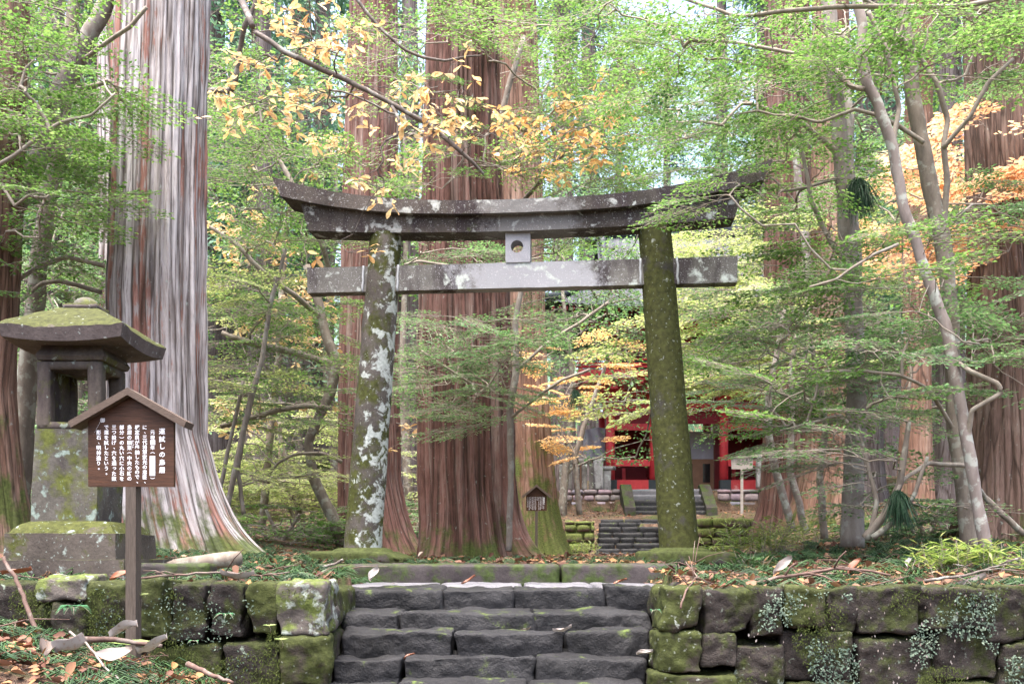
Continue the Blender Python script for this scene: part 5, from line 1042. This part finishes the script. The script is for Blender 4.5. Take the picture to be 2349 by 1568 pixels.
cs = [(495, 36, 1, 0), (545, 44, 1, 1), (600, 33, .8, 2), (690, 47, 1, 3), (740, 40, 1, 0), (940, 38, .9, 1), (1290, 50, 1.1, 2), (1350, 56, 1, 3), (1420, 64, .9, 0), (1530, 62, .8, 1), (1655, 58, .9, 3), (1745, 50, .9, 0), (1800, 60, 1.1, 1),
      (1990, 36, .9, 2), (2035, 44, 1, 3), (2150, 40, 1, 0), (2180, 30, .8, 1), (2400, 36, 1, 2), (120, 34, .9, 3), (60, 44, 1, 0), (190, 40, 1, 1), (10, 30, .8, 2), (230, 52, 1, 3), (-60, 38, 1, 1), (420, 55, 1, 2), (850, 60, 1, 3), (1150, 66, 1.1, 0), (1900, 66, 1.1, 1), (2250, 58, 1, 2), (2330, 48, 1, 3), (640, 64, 1.1, 0)]
for o in pc_:
    for q in o.children: q['used'] = 0
put_bg(pc_, cs, ['tall greyish cedar standing back in the forest among the others'])
pb = [bgbroad(500 + i, 11 + 2 * i, 60, ['leaf_mid', 'leaf_far', 'leaf_fresh'][i], .15) for i in range(3)]
bs_ = [(560, 38, 1, 2), (690, 36, 1, 0), (500, 44, 1.1, 1), (930, 31, 1, 2), (1300, 34, 1, 0), (1240, 42, 1.2, 1), (1480, 62, 1.4, 1), (1640, 60, 1.3, 1), (1960, 36, 1, 0), (2080, 32, 1, 2), (2180, 35, 1.1, 1), (2300, 30, 1, 0), (100, 25, 1, 0), (180, 30, 1.1, 2), (20, 33, 1.1, 1), (-80, 27, 1, 2), (2420, 26, 1, 2), (760, 36, 1.2, 1), (430, 38, 1.2, 0), (1010, 46, 1.3, 1), (1880, 48, 1.3, 1)]
put_bg(pb, bs_, ['bushy green broadleaf tree standing back in the forest among the others'])
for o in list(sc.objects):
    for k in ('used',):
        if k in o: del o[k]
rng = np.random.RandomState(91); n = 15000
x = rng.uniform(-62, 62, n); y = rng.uniform(66, 100, n); z = H(x, y) + rng.rand(n) ** .8 * (9 + 5 * fbm(np.stack([x * .12, y * .12, x * 0], -1), 2, 4)) * (1 - .5 * np.exp(-((x - 16) / 14) ** 2)); lf = MB()
leaf_quads(lf, np.stack([x, y, z], 1), rng.normal(0, 1, (n, 3)), rng.normal(0, .6, (n, 3)) + np.array([0, -.3, 1]), rng.uniform(.5, 1.3, n), rng, .5)
tag(lf.build('far_forest', M['leaf_far'], None, True, False, 'rnd'), 'far green wooded slope closing the view behind all trunks', 'forest', None, 'stuff')

# ------------------------------------------------------------------ needle tufts, ground cover
def tuft(label, px, py, D, w, h, seed, n=420):
    rng = np.random.RandomState(seed); c = P(px, py, D); s = D / F; m = MB()
    for _ in range(n):
        p = c + np.array([rng.normal(-.1, .10) * w * s, rng.normal(0, w * .12) * s, h * .5 * s - abs(rng.normal(0, .16)) * h * s]); L_ = h * s * rng.uniform(.45, 1.0); a = np.array([rng.normal(.12, .3), rng.normal(0, .25), -1.0])
        q = [p, p + np.array([a[0] * .7, a[1] * .7, -.22]) * L_ * .6, p + a * L_]; m.tube(q, [.003, .004, .0015], 3, A=rng.rand(), cap=False)
    tag(m.build('needle_tuft', M['needle'], None, True, False, 'rnd'), label, 'foliage tuft')
tuft('dark hanging tuft of long needles caught on the grey double trunk', 1972, 450, 11.1, 55, 80, 1)
tuft('dark drooping needle clump low among the crooked shrub stems', 2062, 1165, 9.9, 46, 85, 2, 260)
tuft('small dark needle sprig hanging left of the red gate balcony', 1322, 915, 21, 26, 44, 3, 160)

def scatter(xr, yr, n, rng, fn, dens=None):
    x = rng.uniform(*xr, n); y = rng.uniform(*yr, n)
    if dens is not None: k = rng.rand(n) < dens(x, y); x, y = x[k], y[k]
    return np.stack([x, y, fn(x, y)], 1)
rng = np.random.RandomState(55)
offst = lambda x, y: ((x < -1.45) | (x > 1.25) | (y > 10.6)) * 1.0
pA = scatter((-5, 6.5), (7.5, 13), 9000, rng, H, lambda x, y: offst(x, y) * (.55 + .5 * (y < 9)))
pB = scatter((-5, 0), (4.2, 7.2), 5200, rng, Hl, lambda x, y: sst(-.9, -2.2, x) * .9 + .1)
pC = scatter((-10, 14), (13, 38), 5000, rng, H)
pts = np.vstack([pA, pB, pC]); pts[:, 2] += .012 + rng.rand(len(pts)) * .03; n = len(pts)
m = MB(); leaf_quads(m, pts, rng.normal(0, 1, (n, 3)) * [1, 1, .25], rng.normal(0, .45, (n, 3)) + [0, 0, 1], rng.uniform(.03, .12, n) * np.where(pts[:, 1] > 13, 1.4, 1), rng, .5, .25, shape=8)
tag(m.build('leaf_litter', M['litter'], None, True, False, 'rnd'), 'carpet of brown and tan dead leaves over the ground', 'leaf litter', None, 'stuff')
def sprigs(pts, rng, L0=.16, nn=14):
    m = MB()
    for p in pts:
        a = rng.uniform(0, 2 * pi); col_ = np.clip(rng.normal(.5, .3), 0, 1); L_ = L0 * rng.uniform(.7, 1.5)
        for k in range(nn):
            b_ = a + rng.normal(0, .45); d = np.array([math.cos(b_), math.sin(b_), rng.uniform(-.05, .45)]); s = p + rng.normal(0, .03, 3) * [1, 1, .3] + [0, 0, .02]; l = L_ * rng.uniform(.5, 1.1)
            q = np.array([s, s + d * l * .5 + [0, 0, .02], s + d * l * np.array([1, 1, .3]) + [0, 0, -.005]]); m.tube(q, [.004, .0045, .0015], 3, A=np.clip(col_ + rng.normal(0, .1), 0, 1), cap=False)
    return m
pS = np.vstack([scatter((1.4, 6.2), (7.6, 12.5), 620, rng, H), scatter((-4.6, -1.5), (7.6, 11), 420, rng, H), scatter((-4.6, -1.2), (4.6, 7.2), 380, rng, Hl, lambda x, y: sst(-.8, -1.8, x)), scatter((-4, 6), (10.6, 15), 300, rng, H, offst)])
tag(sprigs(pS, rng).build('cedar_sprigs', M['sprig'], None, True, False, 'rnd'), 'fallen green cedar sprigs scattered over the ground', 'cedar sprigs', None, 'stuff')
# thin twigs lying about
m = MB()
for p in np.vstack([scatter((1.3, 6), (7.5, 11), 90, rng, H), scatter((-4.6, -1.5), (7.5, 10), 60, rng, H), scatter((-4.5, -1.3), (4.8, 7.1), 60, rng, Hl)]):
    a = rng.uniform(0, 2 * pi); L_ = rng.uniform(.1, .5); d = np.array([math.cos(a), math.sin(a), rng.uniform(0, .25)]); m.tube([p + [0, 0, .02], p + d * L_ * .5 + rng.normal(0, .02, 3) + [0, 0, .03], p + d * L_ + [0, 0, .02]], [.006, .005, .003], 5)
tag(m.build('twig_litter', M['fallen_wood'], None), 'thin reddish twigs littering the ground', 'twigs', None, 'stuff')
# moss and lichen on the wall faces
def wallgrow(name, lab, mat, n, size, xr, zr_, seed, fr, th, wid, droop):
    rng = np.random.RandomState(seed); x = rng.uniform(*xr, n); z = rng.uniform(*zr_, n); f = fbm(np.stack([x * fr, z * fr, x * 0 + seed], -1), 4, seed); k = (f > th); x, z = x[k], z[k]; n = len(x)
    p = np.stack([x, np.full(n, L - .035) + rng.uniform(-.012, .02, n), z], 1)
    m = MB(); leaf_quads(m, p, np.stack([rng.normal(0, .8, n), -np.abs(rng.normal(.25, .25, n)), rng.normal(-droop, .7, n)], 1), np.stack([rng.normal(0, .4, n), np.full(n, -1.), rng.normal(.3, .4, n)], 1), size * rng.uniform(.5, 1.4, n), rng, wid, .2)
    tag(m.build(name, M[mat], None, True, False, 'rnd'), lab, 'moss', None, 'stuff')
wallgrow('lichen_growth', 'pale grey green leafy lichen over the dark right wall', 'liver', 7000, .021, (1.8, 3.9), (.5, 1.22), 3, 3.0, .14, .55, .3)
wallgrow('moss_growth', 'fine olive moss hanging on the right wall', 'mosstuft', 16000, .02, (1.12, 3.9), (.5, 1.25), 4, 2.3, .12, .25, 1.0)
wallgrow('moss_growth', 'fine olive moss hanging on the left wall', 'mosstuft', 16000, .02, (-3.9, -1.38), (.5, 1.25), 6, 2.0, .02, .25, 1.0)
wallgrow('lichen_growth', 'small pale lichen fronds on the left wall', 'liver', 1500, .018, (-3.2, -1.7), (.6, 1.25), 7, 3.0, .24, .55, .3)
# tiny pale leaf specks stuck to the right wall
rng = np.random.RandomState(8); n = 90; m = MB(); p = np.stack([rng.uniform(1.7, 3.8, n), np.full(n, L - .05), rng.uniform(.55, 1.2, n)], 1)
leaf_quads(m, p, np.stack([rng.normal(0, .3, n), rng.normal(0, .1, n), np.ones(n)], 1), np.stack([rng.normal(0, .3, n), -np.ones(n), rng.normal(0, .2, n)], 1), rng.uniform(.012, .028, n), rng, .5)
tag(m.build('leaf_specks', M['litter_pale'], None, True, False, 'rnd'), 'tiny pale fallen leaflets stuck to the dark right wall', 'leaf litter', None, 'stuff')

def leafthing(label, px, py, D, size, mat, seed, yaw, pitch=.3, curl=.6, wid=.42, name='dead_leaf', z=None):
    rng = np.random.RandomState(seed); c = P(px, py, D); n, k = 14, 7; G = np.zeros((n, k, 3)); Mx = rotm(yaw, -pitch, rng.normal(0, .3))
    for i in range(n):
        f = i / (n - 1); w = wid * size * math.sin(pi * min(1, f * .92 + .06)) ** .8 * (.7 + .5 * f)
        for j in range(k):
            v = (j / (k - 1) - .5) * 2; q = np.array([size * (f - .5), v * w * .5, curl * size * .22 * v * v + .12 * size * math.sin(f * 3 + seed) + .025 * size * math.sin(v * 5 + f * 9)]); G[i, j] = c + Mx @ q
    tag(MB().grid(G, A=np.full((n, k), rng.rand())).build(name, M[mat], None, True, False, 'rnd'), label, 'dead leaf')
LFS = [('long pale grey dead leaf hanging curled at the bottom left corner', 95, 1500, 5.7, 0.27, 'litter_pale', 1, 2.0, .3, 1.2, .36), ('pale folded dead leaf strip beside the sign post in the bottom left litter', 165, 1485, 5.75, 0.21, 'litter_pale', 2, 1.1, .4, 1.5, .3), ('flat whitish round dead leaf near the bottom left', 260, 1495, 5.8, 0.21, 'litter_pale', 3, .2, .15, .3, .62),
       ('tan oval dead leaf lying left of the sign post foot', 350, 1480, 5.9, .22, 'litter_pale', 4, -.3, .25, .7, .55), ('brown veined dead leaf at the left border of the litter', 25, 1505, 5.7, .26, 'litter_brown', 5, .1, .2, .4, .5), ('pale pink dead leaf arching above the litter left of the post', 285, 1452, 6.3, .22, 'litter_pale', 6, -.3, .3, .9, .35),
       ('rusty brown upright dead leaf against the edging stone left of the sign post', 280, 1322, 7.75, .18, 'litter_brown', 7, .1, .5, .5, .5), ('dark red curled dead leaf behind the left wall, farthest left', 40, 1312, 7.7, .22, 'litter_brown', 8, .1, .4, .6, .45), ('long white dead leaf lying on the left wall top before the log', 545, 1318, 7.7, .26, 'litter_pale', 9, .05, .1, .7, .25),
       ('whitish crumpled dead leaf on the bank right above the wall end', 2225, 1336, 7.7, .26, 'litter_pale', 10, .1, .2, .8, .3), ('grey brown folded dead leaf on the bank right of the right pillar base', 1795, 1300, 8.4, .22, 'litter_pale', 11, .5, .4, .8, .4), ('upright brown dead leaf standing on the right bank before the shrub', 1962, 1300, 8.4, .17, 'litter_brown', 12, .3, .6, .6, .55),
       ('pale standing dead leaf on the right bank beside the bamboo grass', 2085, 1290, 8.6, .14, 'litter_pale', 13, 1.0, .6, .4, .4), ('cream dead leaf stuck in the corner of the stairs by the right wall', 1480, 1497, 7.42, .15, 'litter_pale', 14, .35, .3, .6, .34), ('small cream dead leaf on the third step, middle', 1207, 1441, 7.68, .08, 'litter_pale', 15, .1, .4, .5, .6),
       ('orange tipped dead leaf on the third step right of the cream one', 1290, 1441, 7.68, .15, 'litter_pale', 16, .0, .15, .6, .3), ('brown dead leaf on the landing before the kerb, left one', 1075, 1330, 9.3, .15, 'litter_brown', 17, .2, .3, .5, .5), ('brown dead leaf on the landing before the kerb, right one', 1420, 1337, 9.0, .16, 'litter_brown', 18, .1, .2, .4, .35),
       ('orange scrap of leaf in the joint of the lowest visible step', 940, 1505, 7.45, .09, 'litter_brown', 19, .2, .4, .5, .5), ('splintered tan leaf stump standing at the left end of the landing', 860, 1318, 8.9, .17, 'litter_pale', 20, 1.0, .9, 1.0, .5), ('white dead leaf on the lantern roof', 268, 975 - 243, 8.35, .06, 'litter_pale', 21, .4, .3, .3, .7)]
for a in LFS: leafthing(*a)

def branch(label, pts, r0, r1, mat='fallen_wood', sub=0, seed=0):
    rng = np.random.RandomState(seed); q = smooth_line(np.array([P(*p) for p in pts]), 18); q += rng.normal(0, .0025, q.shape); m = MB(); m.tube(q, np.linspace(r0, r1, len(q)), 7)
    for k in range(sub):
        i = rng.randint(len(q) // 4, len(q) - 2); d = rng.normal(0, 1, 3) * [1, .5, .5]; d /= np.linalg.norm(d); L_ = rng.uniform(.12, .35); m.tube([q[i], q[i] + d * L_ * .5 + [0, 0, .02], q[i] + d * L_], [r1, r1 * .8, r1 * .5], 5)
    tag(m.build('fallen_branch', M[mat]), label, 'fallen branch')
branch('long pinkish dead branch lying across the right bank above the wall', [(1700, 1345, 7.8), (1790, 1322, 7.9), (1850, 1315, 8), (1930, 1300, 8.1), (2010, 1312, 8.1), (2060, 1322, 8)], .016, .01, sub=4, seed=1)
branch('forked dead branch on the right end of the bank', [(2120, 1330, 7.7), (2200, 1322, 7.7), (2280, 1300, 7.8), (2349, 1275, 7.9)], .013, .006, 'twig_dark', 5, 2)
branch('dead twig hanging over the corner of the right wall', [(1560, 1395, 7.1), (1575, 1350, 7.2), (1600, 1320, 7.5), (1570, 1285, 7.9)], .008, .004, sub=6, seed=3)
branch('upright pinkish stick leaning at the left edge before the wall', [(88, 1455, 6.7), (65, 1400, 6.8), (40, 1330, 6.9), (8, 1285, 7.0), (12, 1265, 7.0)], .017, .013, seed=4)
branch('thin grey stem of the curled pale leaves at the bottom left', [(160, 1450, 5.9), (205, 1480, 5.8), (240, 1530, 5.7), (285, 1568, 5.6)], .008, .006, 'bark_grey', 0, 5)
branch('reddish strip of bark lying left of the sign post foot', [(160, 1468, 6.1), (250, 1465, 6.2), (380, 1482, 6.2)], .022, .012, seed=6)
branch('sharp pale splinter of wood at the bottom beside the left wall', [(430, 1522, 6.2), (470, 1540, 6.1), (540, 1568, 6.0)], .02, .01, seed=7)
branch('curved brown twig beside the left pillar base', [(735, 1302, 9.2), (770, 1292, 9.2), (790, 1280, 9.2)], .014, .012, 'twig_dark', 0, 8)
branch('long brown dead limb leaning down from the right cedar to the ground', [(2349, 1225, 10.8), (2300, 1180, 10.8), (2260, 1140, 10.9), (2215, 1090, 10.6)], .035, .03, 'bark_dull', 0, 9)
branch('reddish dead branches in the litter on top of the left wall', [(300, 1328, 7.6), (400, 1318, 7.6), (500, 1312, 7.7), (600, 1320, 7.7), (680, 1310, 7.8)], .012, .006, sub=8, seed=10)

def fern(label, px, py, D, L0, n, seed, mat='fern', cat='fern', name='fern'):
    rng = np.random.RandomState(seed); c = P(px, py, D); lp, ld, ln, st_ = [], [], [], MB()
    o = thing(name, label, cat, c)
    for k in range(n):
        a = -pi / 2 + (k - (n - 1) / 2) * 2.4 / max(1, n) + rng.normal(0, .15); d = np.array([math.cos(a) * .9, math.sin(a) * .7, .55]); L_ = L0 * rng.uniform(.7, 1.1); q = [c + d * L_ * s + np.array([0, 0, -.75 * L_ * s * s]) for s in np.linspace(0, 1, 8)]
        st_.tube(q, np.linspace(.003, .001, 8), 4)
        for s in np.linspace(.22, 1, 14):
            p = c + d * L_ * s + np.array([0, 0, -.75 * L_ * s * s])
            for sd in (-1, 1): lp.append(p); ld.append(np.array([-d[1] * sd, d[0] * sd, -.1]) * .9 + d * .45); ln.append([0, -.35, 1]); st_.n += 0
    lf = MB(); sz = np.tile(np.repeat(L0 * .34 * (1.15 - np.linspace(.22, 1, 14)), 2), n); leaf_quads(lf, np.array(lp), np.array(ld), np.array(ln), sz, rng, .32, .1)
    st_.build('stalk', M['twig'], o); lf.build('frond', M[mat], o, True, False, 'rnd')
fern('green fern hanging on the left wall behind the notice board post', 170, 1395, 6.95, .2, 5, 1)
fern('tiny pale fern sprouting from the left wall, right of the sign post', 447, 1470, 6.98, .08, 2, 2)
fern('small bright fern in the corner of the steps and the right wall', 1500, 1400, 7.35, .1, 2, 3)
fern('small fern clump low on the left wall right of the wooden post', 520, 1410, 6.98, .11, 3, 4)
def grass(label, px, D, w, h, n, seed, mat='grass', name='bamboo_grass'):
    rng = np.random.RandomState(seed); x0 = (px - CX) / F * D; z0 = float(H(x0, D)); o = thing(name, label, 'grass clump', (x0, D, z0)); lp, ld, ln, st_ = [], [], [], MB()
    for k in range(n):
        p = np.array([x0 + rng.normal(0, w * .4), D + rng.normal(0, w * .3), 0]); p[2] = float(H(p[0], p[1])); L_ = h * rng.uniform(.4, 1.1); d = np.array([rng.normal(0, .25), rng.normal(0, .25), 1.0]); q = [p, p + d * L_ * .5, p + d * L_ + rng.normal(0, .03, 3)]; st_.tube(q, [.003, .0025, .0015], 4, cap=False)
        for s in np.linspace(.35, 1, 6):
            a = rng.uniform(0, 2 * pi); lp.append(p + d * L_ * s); ld.append([math.cos(a), math.sin(a), rng.uniform(-.25, .7)]); ln.append(rng.normal(0, .3, 3) + [0, 0, 1])
    lf = MB(); n_ = len(lp); leaf_quads(lf, np.array(lp), np.array(ld), np.array(ln), rng.uniform(.08, .17, n_), rng, .16, .1); st_.build('stems', M['twig'], o); lf.build('blades', M[mat], o, True, False, 'rnd')
grass('yellow green bamboo grass clump at the foot of the slender pale stem', 2215, 8.7, .55, .26, 90, 1)
grass('bright bamboo grass patch right behind the right pillar base', 1740, 12.5, .7, .45, 110, 2)
grass('low bamboo grass patch on the bank right of the far low wall', 1850, 15, 1.0, .4, 90, 3)
grass('small tuft of green grass on the kerb end right of the stairs', 1720, 9.3, .3, .14, 40, 4, 'sprig')
grass('low grass tuft at the foot of the far low wall left of the path', 1330, 27.5, .8, .4, 60, 5)
def sprout(label, px, py, D, s, seed):
    rng = np.random.RandomState(seed); c = P(px, py, D); o = thing('sprout', label, 'sprout', c); m = MB(); m.tube([c, c + [.01, -.02, s * .5], c + [0, -.03, s]], [.0025, .002, .0015], 4); m.build('stem', M['twig'], o)
    n = 7; a = np.arange(n) * 2 * pi / n + seed; lf = MB(); leaf_quads(lf, np.tile(c + [0, -.03, s], (n, 1)), np.stack([np.cos(a), np.sin(a) * .8, np.full(n, .15)], 1), np.tile([0, -.4, 1.], (n, 1)), s * rng.uniform(.7, 1.1, n), rng, .45); lf.build('leaves', M['leaf_yg'], o, True, False, 'rnd')
sprout('pale green sprout with whorled leaves on the lichened left wall stone', 325, 1390, 6.95, .08, 1)
sprout('two leaved yellow green sprout low on the mossy left wall corner', 648, 1485, 6.95, .06, 2)
sprout('light green sprout on the mossy stone under the lichened corner stone', 620, 1450, 6.95, .05, 3)
sprout('bluish green sprout at the foot of the notice board post', 300, 1525, 6.6, .14, 4)

# ------------------------------------------------------------------ light, sky, camera
EL, AZ = radians(76), radians(-150)       # AZ from +y towards +x
w = bpy.data.worlds.new('World'); sc.world = w; w.use_nodes = True; nt = w.node_tree; nt.nodes.clear()
sky = nt.nodes.new('ShaderNodeTexSky'); sky.sky_type = 'NISHITA'; sky.sun_disc = False; sky.sun_elevation = EL; sky.sun_rotation = AZ; sky.air_density = 1.0; sky.dust_density = 8.0; sky.ozone_density = 1.0
bg = nt.nodes.new('ShaderNodeBackground'); bg.inputs[1].default_value = .15; ow = nt.nodes.new('ShaderNodeOutputWorld')
nt.links.new(sky.outputs[0], bg.inputs[0]); nt.links.new(bg.outputs[0], ow.inputs[0])
sl = bpy.data.lights.new('sun', 'SUN'); sl.energy = 1.5; sl.angle = radians(45); sl.color = (.97, .985, 1); so = bpy.data.objects.new('sun', sl); col.objects.link(so)
from mathutils import Vector
d = Vector((math.sin(AZ) * math.cos(EL), math.cos(AZ) * math.cos(EL), math.sin(EL)))
so.rotation_euler = d.to_track_quat('Z', 'Y').to_euler(); so.location = (0, 0, 40)
cam = bpy.data.cameras.new('camera'); cam.lens = 35; cam.sensor_width = 36; cam.shift_y = (HY - 784) / 2349; cam.clip_end = 500; cam.clip_start = .05
co_ = bpy.data.objects.new('camera', cam); col.objects.link(co_); co_.location = (0, 0, EYE); co_.rotation_euler = (pi / 2, 0, 0); sc.camera = co_
vs = sc.view_settings; vs.view_transform = 'Standard'; vs.look = 'None'; vs.exposure = 2.5; vs.gamma = 1
sc.cycles.max_bounces = 8; sc.cycles.diffuse_bounces = 4; sc.cycles.transmission_bounces = 4; sc.cycles.glossy_bounces = 2
